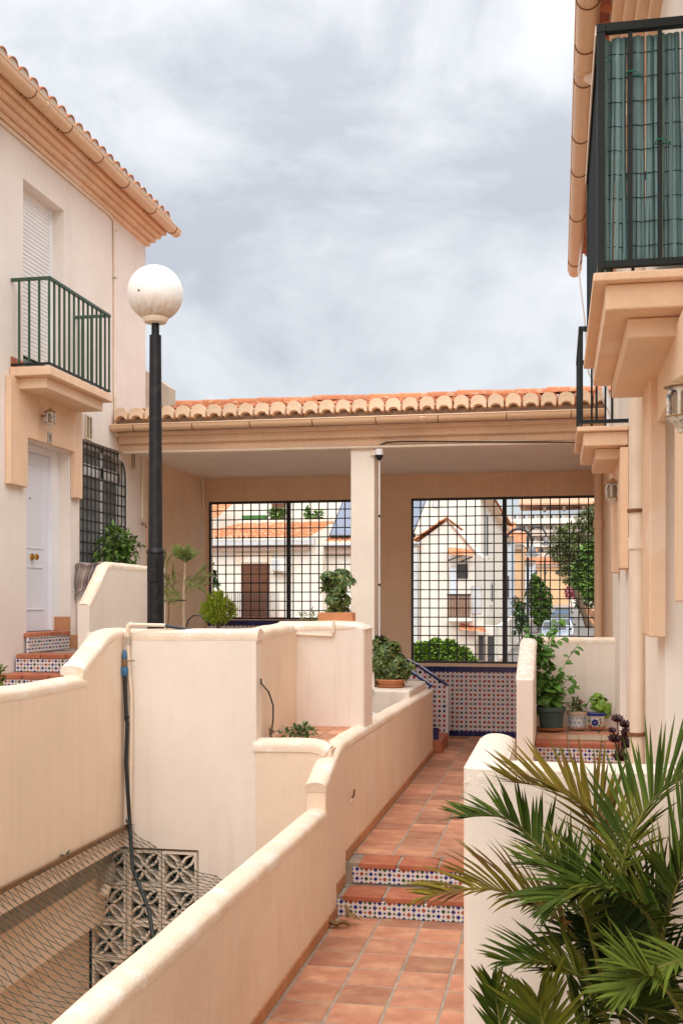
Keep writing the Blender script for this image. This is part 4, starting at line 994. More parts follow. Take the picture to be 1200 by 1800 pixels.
# ---- right landing: steps, pots, walls
ZLAND = -1.31; YL0 = onZ(1000, 1306, ZLAND).y; YL1 = onX(1080, 1118, XR).y
XP0 = onY(907, 1185, 10.0).x
rl = wall_thing('worn plastered stair wall with a sloping white top beside the vine', (XP0, 10, ZUP))
zN, zFr = onY(907, 1188, 10.0).z, onY(915, 1122, 11.25).z
obj('wall_body', MB().prism([(9.98, ZUP), (9.98, zN - .03), (11.2, zFr - .05), (YL1 + .1, zFr - .05), (YL1 + .1, ZUP)], 'x', XP0, XP0 + .15), 'stucco_pale', rl, bevel=.012)
obj('coping', coping(MB(), 'y', [(9.97, zN), (11.2, zFr), (YL1 + .1, zFr + .005)], XP0, XP0 + .15, h=.08, over=.008, seed=11, round_end=(True, False)), 'coping_worn', rl, smooth=50)
rb = wall_thing('low plastered wall behind the three pots on the right landing', (.1, YL1, ZLAND))
obj('wall_body', MB().box(XP0 + .1, XR, YL1, YL1 + .15, ZUP, onX(1080, 1120, XR).z - .03), 'stucco_pale', rb)
obj('coping', coping(MB(), 'x', [(XP0 + .1, onX(1080, 1120, XR).z), (XR + .02, onX(1080, 1120, XR).z)], YL1, YL1 + .15, h=.07, over=.003, seed=12), 'coping', rb, smooth=50)
rs = thing('landing_steps', 'terracotta landing with painted riser tiles below the three pots', 'steps', (.1, YL0, ZUP))
obj('step_core', MB().box(XP0 + .15, XR, YL0 + .015, YL1, ZUP - .1, ZLAND - .012), 'grout', rs)
tl = mesh_of(MB().box(-.148, .148, 0, .30, -.045, 0), 'terracotta_dark', 'tread_tile', bevel=.006); tl2 = mesh_of(MB().box(-.148, .148, 0, .29, -.012, 0), 'terracotta', 'tread_tile', bevel=.004)
rl_ = mesh_of(MB().box(-.152, .152, 0, .02, 0, .13), 'tile_step', 'riser_tile')
for k in range(3):
    x = XP0 + .15 + .155 + k * .308
    piece('tread_tile', tl, (x, YL0 - .01, ZLAND), rs); piece('riser_tile', rl_, (x, YL0, ZLAND - .176), rs)
    for j in range(4): piece('tread_tile', tl2, (x, YL0 + .305 + j * .305, ZLAND - .001), rs)
for n_ in range(1, 4):
    obj('lower_step', MB().box(XP0 + .15, XR, YL0 - .32 * n_, YL0 - .32 * (n_ - 1) - .001, ZUP - .1, ZLAND - .17 * n_), 'terracotta_dark', rs, bevel=.01)
# doormat on the landing
dm = onZ(1035, 1297, ZLAND + .012)
mt = thing('doormat', 'woven straw mat lying on the right landing', 'mat', dm)
obj('mat', MB().box(dm.x - .20, dm.x + .22, dm.y - .14, dm.y + .2, ZLAND + .002, ZLAND + .014), 'wood_pale', mt, bevel=.004)

# ---- palm wall in front right
YPW = 5.3; XPW = onY(813, 1500, YPW).x
wp = wall_thing('cream plastered wall at right front, rounded corner behind the palm', (0, YPW, ZLOW))
zPW = onY(900, 1343, YPW).z
ZPE = onX(860, 1297, XPW + .1).z
poly = []
rc = .05
obj('wall_body', MB().prism([(XPW, YPW + 1.22), (XPW, YPW + .05), (XPW + .015, YPW + .015), (XPW + .05, YPW), (XR, YPW), (XR, YPW + .18), (XPW + .2, YPW + .18), (XPW + .2, YPW + 1.22)], 'z', ZLOW - .2, zPW - .03), 'wall_white', wp, smooth=40)
obj('coping', coping(MB(), 'x', [(XPW + .006, zPW), (XR, zPW)], YPW + .002, YPW + .18, h=.10, over=.004, seed=13, round_end=(True, False)), 'wall_white', wp, smooth=60)
obj('coping', coping(MB(), 'y', [(YPW + .05, zPW), (YPW + 1.25, zPW + .01)], XPW + .002, XPW + .2, h=.10, over=.004, seed=14, round_end=(True, True)), 'wall_white', wp, smooth=60)

# ================================================================== LAMP POST
YLP = 8.42
pb_ = onY(274, 1100, YLP); gc = onY(269, 520, YLP); ztop_post = onY(270, 590, YLP).z
lp_ = thing('street_lamp', 'tall black lamp post with a rust-stained white globe', 'lamp post', (pb_.x, YLP, -.3))
bx = pb_.x
obj('pole', MB().lathe([(.062, -.35), (.060, .30), (.058, .31), (.047, ztop_post - .05), (.047, ztop_post)], (bx - .003, YLP, 0), 24), 'post_paint', lp_, smooth=40)
obj('neck', MB().lathe([(.031, 0), (.031, .10)], (bx - .003, YLP, ztop_post), 16), 'iron_dark_green', lp_, smooth=40)
zcol = onY(272, 972, YLP).z
obj('collar', MB().lathe([(.060, -.01), (.074, 0), (.074, .006), (.062, .03), (.058, .04)], (bx - .002, YLP, zcol), 24), 'post_paint', lp_, smooth=40)
obj('lower_sleeve', MB().lathe([(.068, -.6), (.066, 0)], (bx - .001, YLP, zcol - .005), 24), 'post_paint', lp_, smooth=40)
zdr = onY(272, 1000, YLP).z
obj('access_door', MB().prism([(bx - .045, zdr - .10), (bx - .038, zdr - .107), (bx + .028, zdr - .107), (bx + .035, zdr - .10), (bx + .035, zdr + .09), (bx + .028, zdr + .097), (bx - .038, zdr + .097), (bx - .045, zdr + .09)], 'y', YLP - .078, YLP - .04), 'post_paint', lp_, bevel=.006)
obj('access_rib', MB().box(bx - .030, bx + .020, YLP - .083, YLP - .0781, zdr - .05, zdr - .043).box(bx - .030, bx + .020, YLP - .083, YLP - .0781, zdr - .02, zdr - .013).box(bx - .030, bx + .020, YLP - .083, YLP - .0781, zdr + .01, zdr + .017).box(bx - .030, bx + .020, YLP - .083, YLP - .0781, zdr + .04, zdr + .047), 'post_paint', lp_, bevel=.002)
RG = 49 / F * (ST * 2.9 + CT * YLP) * 1.0
zb_ = onY(270, 569, YLP).z
obj('globe_base', MB().lathe([(.05, .0), (.085, .006), (.10, .03), (.102, .042), (.10, .05)], (bx - .003, YLP, zb_), 28), 'pipe_cream', lp_, smooth=40)
prof = [(RG * math.sin(t), -RG * math.cos(t)) for t in [math.pi * (.155 + .845 * i / 26) for i in range(27)]]
prof[-1] = (.001, RG)
gz = zb_ + .046 + RG * math.cos(math.pi * .155)
obj('globe', MB().lathe([(r, z + RG) for r, z in prof], (bx - .004, YLP, gz - RG), 40), 'globe', lp_, smooth=80, origin=(bx - .004, YLP, gz - RG + .02))
hb = Vector((bx - .06, YLP - RG * .955, gz - .03))
obj('chip', MB().tube([hb, hb + Vector((0, -.006, 0))], [.011, .007], 7), 'rust', lp_)

# ================================================================== PIPES, NET, SMALL FITTINGS
cx = XN + .045; cy = YM - .03
wp_ = thing('water_pipe', 'cream water pipe with elbow running down the corner from the planter top', 'pipe', (cx, cy, -1.8))
pz = onY(217, 1098, cy).z
obj('tube', MB().tube([(cx + .26, YM + .04, pz - .005), (cx + .02, cy, pz), (cx, cy, pz - .005), (cx - .005, cy, pz - .02), (cx - .002, cy, -.45), (cx + .02, cy + .005, -.7), (cx + .012, cy, -1.95), (cx + .01, cy, -2.6), (cx - .12, cy, -2.75), (cx - .12, cy, -3.2)], .0135, 10), 'pipe_cream', wp_, smooth=60)
obj('elbow', MB().tube([(cx + .035, cy, pz), (cx + .01, cy, pz), (cx - .003, cy, pz - .012), (cx - .004, cy, pz - .04)], .019, 10), 'pipe_cream', wp_, smooth=60)
obj('coupling', MB().tube([(cx - .004, cy, pz - .09), (cx - .004, cy, pz - .15)], .018, 10), 'vent_grey', wp_, smooth=60)
obj('tail', MB().tube([(cx + .25, YM + .04, pz - .005), (cx + .40, YM + .05, pz - .03), (cx + .5, YM + .1, pz - .05)], .012, 8), 'pipe_black', wp_, smooth=60)
vz = onY(213, 1170, cy).z
vx = XN + .022
va = thing('water_valve', 'blue stop valve with brass lever on the corner pipe', 'valve', (vx, cy - .02, vz))
obj('cap', MB().lathe([(.008, .12), (.012, .115), (.017, .09), (.02, .06), (.016, .05)][::-1], (vx, cy - .02, vz), 12), 'valve_blue', va, smooth=50)
obj('body', MB().lathe([(.016, -.01), (.02, 0), (.018, .05)], (vx, cy - .02, vz), 12), 'brass_dull', va, smooth=50)
obj('lever', MB().box(vx, vx + .085, cy - .035, cy - .022, vz + .035, vz + .043), 'brass_dull', va, bevel=.003)
obj('nut', MB().lathe([(.018, -.075), (.028, -.06), (.03, -.03), (.026, -.01)], (vx, cy - .02, vz), 10), 'valve_blue', va, smooth=30)
hz = onY(225, 1452, cy).z
pipe('black_hose', 'black hose dropping from the blue valve and swinging below the net', 'hose', [(vx, cy - .02, vz - .07), (vx + .012, cy - .02, vz - .4), (vx + .02, cy - .02, -.9), (vx + .01, cy - .02, -1.2), (vx + .035, cy - .02, hz + .1), (vx + .045, cy - .03, hz), (vx + .10, cy - .12, -1.95), tuple(onY(262, 1600, cy - .3)), tuple(onY(272, 1640, cy - .5) + Vector((0, 0, -.1)))], .0145, 'pipe_black', 10, clips=[(vx + .015, cy - .02, -.86)], clipm='black_plastic')
# flood light under the wall edge
fp_ = Vector((-3.29, YM - .10, -2.06))
fl_ = thing('wall_light', 'small grey junction box with lamp under the left wall', 'light', fp_)
obj('box', MB().box(fp_.x - .07, fp_.x + .06, fp_.y - .04, fp_.y + .06, fp_.z - .02, fp_.z + .13), 'vent_grey', fl_, bevel=.012)
obj('lamp', MB().tube([fp_ + Vector((.03, -.02, -.03)), fp_ + Vector((.0, -.04, -.10))], [.03, .045], 12), 'pipe_cream', fl_, smooth=50)
# batten and bird net over the sunken yard
b0, b1 = onX(0, 1565, XN + .015), onX(229, 1449, XN + .015)
d_ = (b1 - b0); b00 = b0 - d_ * 2.0
bt = thing('batten', 'thin brown wooden batten fixed along the left wall', 'batten', b0)
mb = MB(); o_ = Vector((0, 0, .016))
mb.add([b00 - o_, b00 + o_, b00 + o_ + Vector((.022, 0, 0)), b00 - o_ + Vector((.022, 0, 0)), b1 - o_, b1 + o_, b1 + o_ + Vector((.022, 0, 0)), b1 - o_ + Vector((.022, 0, 0))], [(0, 1, 2, 3), (7, 6, 5, 4), (0, 4, 5, 1), (1, 5, 6, 2), (2, 6, 7, 3), (3, 7, 4, 0)])
obj('strip', mb, 'wood', bt)
for t_ in (.42, .95): 
    q_ = b0.lerp(b1, t_) + Vector((.02, 0, .01)); obj('tie', foliage(MB(), [(q_, (.03, .03, .02))], 14, .04, .012), 'net', bt)
rb0, rb1 = Vector((XW - WT - .005, b00.y, -2.05)), Vector((XW - WT - .01, YM - .03, -1.98))
def net_p(s, t):
    """s across from the batten to the path wall, t along the wall"""
    a = b00.lerp(b1, t) + Vector((.02, 0, -.01)); c = rb0.lerp(rb1, t); p = a.lerp(c, s)
    p.z -= .38 * 4 * s * (1 - s) * (1.05 - .55 * t) + .03 * mnoise.noise(Vector((s * 5, t * 14, 2)))
    p.y += .05 * mnoise.noise(Vector((s * 6, t * 11, 7))) * (1 - t); return p
mb = MB(); NS, NT = 15, 84
def strand(p, q):
    if (p - q).length < 1e-6: return
    d = (q - p).normalized(); a = d.cross(Vector((0, 0, 1))).normalized() * .0024; b = d.cross(a).normalized() * .0024
    o = len(mb.v)
    for P_ in (p, q):
        for k in range(3):
            an = k * 2.0944; mb.v.append(tuple(P_ + a * math.cos(an) + b * math.sin(an)))
    for k in range(3): mb.f.append((o + k, o + (k + 1) % 3, o + 3 + (k + 1) % 3, o + 3 + k))
for j in range(NT):
    for i in range(NS):
        # hexagon-like diamonds: two slanted strands and a short twist
        c0 = net_p(i / NS, (j + (.5 if i % 2 else 0)) / NT); 
        if i < NS:
            for k in (-.5, .5):
                tt = (j + (.5 if i % 2 else 0) + k) / NT
                if 0 <= tt <= 1: strand(c0, net_p((i + .82) / NS, tt)); 
        strand(net_p((i - .18) / NS if i else 0, (j + (.5 if i % 2 else 0)) / NT), c0)
tn = thing('wire_netting', 'dark green hexagonal netting sagging over the sunken yard', 'netting', b1)
obj('mesh', mb, 'net', tn, fix=False)
pipe('net_rope', 'thin dark rope along the lower edge of the netting', 'rope', [net_p(.62, t / 12) + Vector((0, 0, .0)) for t in range(3, 12)], .004, 'net', 5)
obj_ = None
# passage conduits
zc = zf - .012
pipe('conduit', 'cream conduit along the front edge of the passage ceiling', 'pipe', [onX(202, 640, XL + .02) + Vector((0, -.6, 0)) * 0, tuple(onX(203, 762, XL + .02)), tuple(onX(236, 786, XL + .02)), (XL + .06, YF - .02, zc), (0.1, YF - .02, zc - .02), (XR - .02, YF - .02, zc - .02)], .018, 'pipe_cream', 8, clips=[])
pts = [(XL + .02, 1.5, zl(0, 205) - .12), tuple(onX(58, 262, XL + .02)), tuple(onX(192, 376, XL + .02)), tuple(onX(201, 388, XL + .02)), tuple(onX(202, 489, XL + .02)), tuple(onX(202, 640, XL + .02)), tuple(onX(202, 700, XL + .02))]
pipe('conduit', 'cream conduit under the left cornice turning down the house wall', 'pipe', pts, .018, 'pipe_cream', 8, clips=[onX(202, 489, XL + .02), onX(202, 405, XL + .02), onX(203, 736, XL + .02)], clipm='vent_grey')
pipe('conduit', 'cream conduit sloping across the wall under the passage ceiling', 'pipe', [onX(236, 788, XL + .02), onX(285, 808, XL + .02), onX(350, 832, XL + .02), onX(356, 842, XL + .02), onX(357, 890, XL + .02)], .02, 'pipe_cream', 8)
tp = onX(250, 922, XL + .03)
tpp = pipe('garden_tap', 'cream pipe with small brass tap on the wall left of the lamp', 'tap', [onX(251, 795, XL + .02), onX(250, 912, XL + .02)], .016, 'pipe_cream', 8)
obj('spout', MB().tube([tp + Vector((0, 0, .03)), tp, tp + Vector((.05, 0, -.015)), tp + Vector((.06, 0, -.05))], .012, 8), 'brass_dull', tpp, smooth=60)
obj('handle', MB().box(tp.x + .01, tp.x + .06, tp.y - .03, tp.y + .03, tp.z + .015, tp.z + .022), 'brass_dull', tpp)
# security camera on the column and its cable
sc_ = onY(666, 800, YF - .02)
scm = thing('security_camera', 'small white dome camera at the top right of the column', 'camera', sc_)
obj('housing', MB().lathe([(.01, .075), (.04, .07), (.05, .04), (.05, .0)][::-1], sc_, 16), 'white_pvc', scm, smooth=50)
obj('lens_dome', MB().lathe([(.012, -.06), (.034, -.045), (.045, -.02), (.048, 0)], sc_, 16), 'black_plastic', scm, smooth=50)
obj('mount', MB().box(sc_.x - .10, sc_.x - .045, sc_.y + .0, sc_.y + .06, sc_.z + .0, sc_.z + .06), 'pipe_cream', scm)
pipe('cable', 'black cable arching from the camera along the ceiling beam', 'cable', [sc_ + Vector((0, 0, .07)), sc_ + Vector((.015, .01, .12)), sc_ + Vector((.08, .0, .145)), sc_ + Vector((.25, -.02, .15)), (XR - .1, YF - .055, zc - .035)], .008, 'black_plastic', 6)
pipe('conduit', 'grey conduit running down the right side of the column', 'pipe', [sc_ + Vector((0, .02, -.07)), Vector((sc_.x, sc_.y + .02, -.40))], .011, 'pipe_white', 8, clips=[(sc_.x, sc_.y + .02, z) for z in (1.0, .2, -.5)], clipm='black_plastic')
# pipe on the terrace rear wall
a = YTB - .02
pipe('water_pipe', 'cream pipe bent across the terrace rear wall and down to the floor', 'pipe', [onY(586, 1090, a), onY(586, 1110, a), onY(584, 1118, a), onY(513, 1114, a), onY(511, 1120, a), onY(512, 1215, a)], .012, 'pipe_cream', 8, joints=[(onY(585, 1104, a), onY(585, 1112, a))])
pipe('water_pipe', 'black pipe end in the terrace corner leading to a cream length on the floor', 'pipe', [onY(513, 1218, a), onY(513, 1258, a), onY(500, 1268, a - .2), onY(485, 1274, a - .45)], .019, 'pipe_black', 10)
pipe('water_pipe', 'pale curved hose beside the planter plinth', 'pipe', [onY(656, 1211, 12.42), onY(648, 1213, 12.40), onY(643, 1222, 12.38), onY(643, 1240, 12.38), onY(650, 1252, 12.36), onY(662, 1260, 12.3)], .024, 'pipe_white', 10)
pipe('irrigation_tube', 'thin black irrigation tube looping from the planter side to the terrace', 'tube', [onX(459, 1194, XM + .004), onX(459, 1201, XM + .02), onY(472, 1216, 8.1), onY(480, 1240, 8.1), onY(480, 1265, 8.1), onY(476, 1295, 8.1)], .0065, 'pipe_black', 6)
pipe('irrigation_tube', 'thin black tube looping behind the conifer', 'tube', [onY(328, 1102, 8.3), onY(331, 1090, 8.3), onY(340, 1082, 8.3), onY(352, 1082, 8.3), onY(365, 1095, 8.3)], .006, 'pipe_black', 6)

# ================================================================== RUG, DRY LEAF
mb = MB(); rows = []; mb.uv = []
rc = onY(152, 1010, 10.94)
for i in range(22):
    row = []
    for j in range(14):
        s_ = i / 21; t_ = j / 13
        # over the ledge (first third on top, the rest hanging in front)
        x = -5.24 + t_ * .31
        if s_ < .3: y, z = 11.72 - s_ * .72, .43
        else: y, z = 11.503 - .03 * abs(math.sin(s_ * 7)), .43 - (s_ - .3) * (.52 - .26 * t_)
        y += .016 * math.sin(t_ * 17 + s_ * 3); z += .012 * math.sin(t_ * 9)
        row.append((x, y, z)); mb.uv.append((t_, s_ * .25 + t_ * .75))
    rows.append(row)
mb.grid(rows)
rg = thing('striped_rug', 'striped rag rug with fringe draped over the ledge by the window', 'rug', (-4.75, 11, .3))
obj('rug_cloth', mb, 'rug', rg, smooth=70, thick=.012)
mb = MB()
for j in range(26):
    p = Vector(rows[-1][0]).lerp(Vector(rows[-1][-1]), j / 25); mb.tube([p, p + Vector((random.uniform(-.015, .015), random.uniform(-.01, .01), -.05))], .004, 4)
tag(obj('fringe', mb, 'cloth_pale', rg), kind='stuff')
dl = onZ(592, 1628, ZLOW + .015)
d_t = thing('dry_leaf', 'curled dry brown leaf at the foot of the lower step', 'leaf', dl)
mb = MB(); rows = [[(dl.x + (i - 3) * .03, dl.y + (j - 2) * .02 * (1 - abs(i - 3) / 4), ZLOW + .022 + .012 * abs(j - 2) + .01 * math.sin(i * 1.7)) for j in range(5)] for i in range(7)]
obj('blade', mb.grid(rows), 'dry_leaf', d_t, thick=.002)
dl2 = dl + Vector((.05, .12, 0)); mb = MB()
for k in range(5): leaf(mb, dl2 + rnd_dir() * .03 + Vector((0, 0, .03)), Vector((random.uniform(-1, 1), random.uniform(-1, 1), .2)), Vector((0, 0, 1)), .09, .04)
obj('leaf_bit', mb, 'dry_leaf', d_t)

# ================================================================== PLANTS
def pot(t, c, r, h, m, saucer=None, rim=.012, taper=.78, n=28):
    o = obj('pot', MB().lathe([(r * taper, 0), (r * .97, h * .8), (r, h * .8), (r + rim, h * .83), (r + rim, h), (r - .01, h), (r - .015, h - .02), (.001, h - .03)], c, n), m, t, smooth=40)
    if saucer: obj('saucer', MB().lathe([(r * .85, 0), (r * 1.05, .025), (r * 1.0, .028), (r * .8, .012)], c, n), saucer, t, smooth=40)
    obj('soil', MB().lathe([(.001, -.002), (r - .016, 0), (.001, .004)], (c[0], c[1], c[2] + h - .03), 16), 'soil', t)
    return o
def shrub(label, base, blobs, n, ln, wd, m, cat='plant', name='shrub', stem=True, zb=.3, shell=.5, bend=.3, r=.012, group=None):
    t = thing(name, label, cat, base, group)
    if stem: obj('stem', limbs(MB(), base, Vector(blobs[0][0]), r, blobs), 'bark', t, smooth=60)
    obj('foliage', foliage(MB(), blobs, n, ln, wd, zb, shell, bend), m, t, fix=False)
    return t
def blobs_px(spec, Y, dr=None):
    """clumps from (u, v, radius px) at depth Y"""
    out = []
    for u, v, r in spec:
        p = onY(u, v, Y + random.uniform(-.5, .5) * (r / F * Y)); q = r / F * (p.length)
        out.append((p, (q, q, q)))
    return out
# shrub at the barred window
Yw = 12.15
shrub('leafy green shrub in front of the barred window', (onY(205, 1000, Yw).x, Yw, -.9), blobs_px([(195, 945, 17), (185, 965, 16), (213, 950, 15), (205, 968, 20), (230, 965, 13), (240, 958, 9), (180, 983, 12), (222, 980, 14), (200, 930, 9)], Yw), 520, .105, .034, 'leaf', r=.014)
# round dwarf conifer in the planter: upright sprays
Yc = 8.2; cb = onY(384, 1100, Yc)
cf = thing('dwarf_conifer', 'small round golden-green conifer in the planter', 'shrub', (cb.x, Yc, -.25))
mb = MB(); cc = onY(383, 1070, Yc)
for _ in range(900):
    d = rnd_dir(.05); q = .15 + .85 * random.random() ** .5
    tz = max(-1, min(1, d.z)); rr = .128 * (1.0 - .22 * max(0, tz)) * (1 + .30 * mnoise.noise(d * 2.6))
    p = Vector((cc.x + d.x * rr * q, Yc + d.y * rr * q, cc.z - .015 + d.z * .13 * q))
    up_ = (Vector((d.x * .55, d.y * .55, .9)) + rnd_dir() * .25).normalized()
    for k in range(9):
        a_ = up_ + d * .5 + rnd_dir() * .5; leaf(mb, p + up_ * .003 * k, a_, Vector((d.x, d.y, .3)), random.uniform(.014, .026), .006, .05)
obj('foliage', mb, 'leaf_cypress', cf, fix=False)
obj('trunk', MB().tube([(cb.x, Yc, -.27), (cb.x, Yc, cc.z)], [.02, .012], 8), 'bark', cf)
# spindly bamboo-like palm behind the lamp
Ys = 11.2; sb = onY(323, 1105, Ys)
sp_ = thing('young_palm', 'thin young palm with sparse fronds behind the lamp post', 'palm', (sb.x, Ys, -1.2))
obj('stem', MB().tube([(sb.x, Ys, -1.2), onY(323, 1045, Ys), onY(326, 985, Ys)], [.022, .016, .008], 8), 'wood_pale', sp_, smooth=60)
mb = MB(); hp = onY(326, 990, Ys)
for k in range(26):
    d = Vector((random.uniform(-.75, .75), random.uniform(-.5, .5), random.uniform(.45, 1))).normalized(); L_ = random.uniform(.10, .20)
    e_ = hp + d * L_; mb.tube([hp, hp.lerp(e_, .5) + Vector((0, 0, .01)), e_], [.004, .003, .001], 4)
    for q in range(10):
        p = hp.lerp(e_, .3 + q * .075); leaf(mb, p, d + rnd_dir(.3) * .7, Vector((0, -1, .3)), .085, .011, .2)
obj('crown', mb, 'leaf_olive', sp_, fix=False)
for (u1, v1, u2, v2, u3, v3) in ((325, 1040, 345, 1015, 360, 1005), (322, 1045, 305, 1048, 286, 1052), (324, 1020, 345, 1022, 356, 1032), (323, 1060, 302, 1030, 288, 1045)):
    mb = MB(); P_ = [onY(u1, v1, Ys), onY(u2, v2, Ys - .05), onY(u3, v3, Ys - .1)]
    mb.tube(P_, [.004, .003, .001], 4)
    for q in range(16):
        t_ = q / 15; p = P_[0].lerp(P_[1], t_ * 2) if t_ < .5 else P_[1].lerp(P_[2], t_ * 2 - 1)
        dd = (P_[2] - P_[0]).normalized()
        for s_ in (-1, 1): leaf(mb, p, dd + Vector((0, 0, s_ * .8)) + rnd_dir() * .15, Vector((0, -1, 0)), .13, .009, .15)
    obj('frond', mb, 'leaf_olive', sp_, fix=False)
pipe('stake_tie', 'black cross tie on the thin palm stake', 'tie', [onY(311, 1056, Ys - .03), onY(327, 1055, Ys - .03)], .006, 'black_plastic', 5)
Yq = 11.6
shrub('spiky grass clump beside the lamp post', (onY(292, 1060, Yq).x, Yq, -.5), blobs_px([(290, 1000, 8), (298, 1035, 9)], Yq), 60, .22, .012, 'leaf_olive', zb=1.2, r=.006)
# far-left plant sliver
shrub('red-tipped plant peeping over the low wall at the left edge', (-4.05, 6.9, -1.3), blobs_px([(-6, 1185, 12), (1, 1192, 8), (-8, 1200, 10)], 7.0), 60, .06, .03, 'leaf_olive', r=.008)
# variegated shrub on the terrace block
Yv = YTB + .22; vb0 = onY(590, 1088, Yv)
vt = thing('potted_shrub', 'variegated upright shrub in a long terracotta trough before the left grille', 'potted plant', (vb0.x, Yv, -.17))
t0 = onY(562, 1087, Yv).x; t1 = onY(622, 1087, Yv).x
obj('trough', MB().box(t0, t1, Yv - .08, Yv + .08, -.17, -.09), 'pot_terracotta', vt, bevel=.008)
vbl = blobs_px([(578, 1018, 13), (600, 1016, 15), (592, 1036, 15), (585, 1055, 11), (602, 1055, 11), (590, 1072, 10), (606, 1078, 8), (612, 1022, 9), (580, 1078, 6), (573, 1036, 7)], Yv)
obj('stem', limbs(MB(), (vb0.x, Yv, -.1), onY(594, 1030, Yv), .010, vbl), 'bark', vt, smooth=60)
def whorls(blobs, n, ln, wd, k=7):
    mb = MB(); tot = sum(b[1][0] ** 3 for b in blobs)
    for c, r in blobs:
        for _ in range(max(3, int(n * r[0] ** 3 / tot))):
            d = rnd_dir(.1); p = Vector(c) + Vector((d.x * r[0], d.y * r[1], d.z * r[2])) * (.5 + .5 * random.random() ** .5)
            ax = (d + Vector((0, 0, .35))).normalized(); e1 = ax.cross(Vector((.3, .2, 1))).normalized(); e2 = ax.cross(e1); ph = random.random() * 6
            for i in range(k):
                a_ = ph + i * 2 * math.pi / k
                leaf(mb, p, e1 * math.cos(a_) + e2 * math.sin(a_) + ax * .25, ax, ln * random.uniform(.75, 1.15), wd, .35)
    return mb
obj('foliage', whorls(vbl, 120, .062, .022), 'leaf_var', vt, fix=False)
shrub('low spiky succulent on top of the terrace block', (onY(542, 1088, Yv).x, Yv, -.17), blobs_px([(545, 1083, 7), (530, 1086, 5), (553, 1084, 5)], Yv), 45, .09, .014, 'leaf_succ', stem=False, zb=.9)
# big potted schefflera on the plinth
Yp = 12.85; pc0 = onY(687, 1211, Yp)
pt = thing('potted_shrub', 'large variegated shrub in a round terracotta bowl beside the path', 'potted plant', (pc0.x, Yp, -1.0))
pot(pt, (pc0.x, Yp, -1.0), .165, .10, 'pot_terracotta', 'pot_terracotta')
pbl = blobs_px([(668, 1130, 13), (678, 1145, 18), (668, 1165, 16), (695, 1165, 18), (690, 1140, 12), (685, 1182, 19), (708, 1178, 15), (672, 1190, 13), (700, 1192, 12), (718, 1172, 7), (662, 1145, 8)], Yp)
obj('stem', limbs(MB(), (pc0.x, Yp, -.93), onY(684, 1150, Yp), .016, pbl), 'bark', pt, smooth=60)
obj('foliage', whorls(pbl, 210, .085, .030), 'leaf_var', pt, fix=False)
sh_ = onY(665, 1198, Yp + .05)
obj('pot_shard', MB().tube([sh_ + Vector((-.03, 0, .09)), sh_ + Vector((.01, 0, 0)), sh_ + Vector((.04, 0, -.06))], [.03, .035, .03], 8), 'pot_terracotta', pt, smooth=60)
# succulent clump on the terrace front wall
Yu = 8.03
shrub('low pale green succulent clump on the terrace front wall', (onY(530, 1300, Yu).x, Yu, -1.03), blobs_px([(505, 1290, 7), (520, 1285, 9), (535, 1282, 9), (548, 1287, 8), (495, 1292, 5), (530, 1292, 9)], Yu), 330, .032, .02, 'leaf_succ', stem=False, zb=.5, shell=.6)
shrub('dry brown flower stalks beside the terrace wall', (onY(478, 1297, Yu).x, Yu, -1.03), blobs_px([(474, 1280, 3), (498, 1279, 3), (480, 1290, 5)], Yu), 40, .02, .008, 'dry_leaf', zb=.8)
# vine in a green pot, two small pots, dark aeonium (right landing)
Yv2 = 11.2
p1 = onZ(968, 1283, ZLAND + .015); p2 = onZ(1013, 1281, ZLAND + .015); p3 = onZ(1048, 1281, ZLAND + .015)
k_ = lambda px, p: px / F * p.length
vn = thing('potted_vine', 'large dark green pot with a bushy light-green climbing plant', 'potted plant', p1)
pot(vn, p1, k_(23, p1), k_(40, p1), 'pot_green', 'pot_terracotta')
bl = blobs_px([(950, 1150, 17), (945, 1175, 17), (958, 1190, 20), (952, 1215, 20), (965, 1225, 18), (945, 1240, 15), (975, 1205, 12), (955, 1130, 12), (938, 1128, 9), (972, 1240, 10)], p1.y)
obj('foliage', foliage(MB(), bl, 360, .10, .068, .15, .45, .35), 'leaf_vine', vn, fix=False)
for pts_ in (((960, 1215), (985, 1180), (1000, 1155), (1016, 1132)), ((965, 1235), (990, 1215), (1005, 1207), (1018, 1206)), ((965, 1230), (995, 1195), (1012, 1187)), ((955, 1150), (972, 1115), (978, 1100), (985, 1085)), ((950, 1140), (935, 1118), (925, 1108)), ((955, 1150), (975, 1130), (995, 1118))):
    mb = MB(); P_ = [onY(u, v, p1.y - .02 * i) for i, (u, v) in enumerate(pts_)]
    mb.tube(P_, .0035, 5)
    for i in range(len(P_) - 1):
        for q in range(4):
            p = P_[i].lerp(P_[i + 1], q / 4)
            leaf(mb, p, Vector((random.uniform(-.8, .8), random.uniform(-.6, .1), random.uniform(-.5, .4))), Vector((0, -.6, 1)), random.uniform(.06, .095), .058, .3)
    obj('tendril', mb, 'leaf_vine', vn, fix=False)
s1 = thing('potted_plant', 'small light-blue patterned pot with reddish green plant', 'potted plant', p2)
r2 = k_(15.5, p2); h2 = k_(30, p2)
pot(s1, p2, r2, h2, 'pot_white', 'pot_beige')
obj('rim_band', MB().lathe([(r2 + .013, h2 * .82), (r2 + .014, h2 * .84), (r2 + .014, h2 * .99), (r2 + .011, h2)], p2, 24), 'pot_beige', s1, smooth=40)
for i in range(12):
    for j in range(3):
        a_ = 2 * math.pi * (i + .5 * (j % 2)) / 12; rr = r2 * (.80 + .06 * j) + .002; z = h2 * (.15 + .25 * j)
        c = p2 + Vector((rr * math.cos(a_), rr * math.sin(a_), z)); nrm = Vector((math.cos(a_), math.sin(a_), 0))
        obj('painted_flower', MB().tube([c - nrm * .002, c + nrm * .003], .014, 6), 'paint_lightblue', s1)
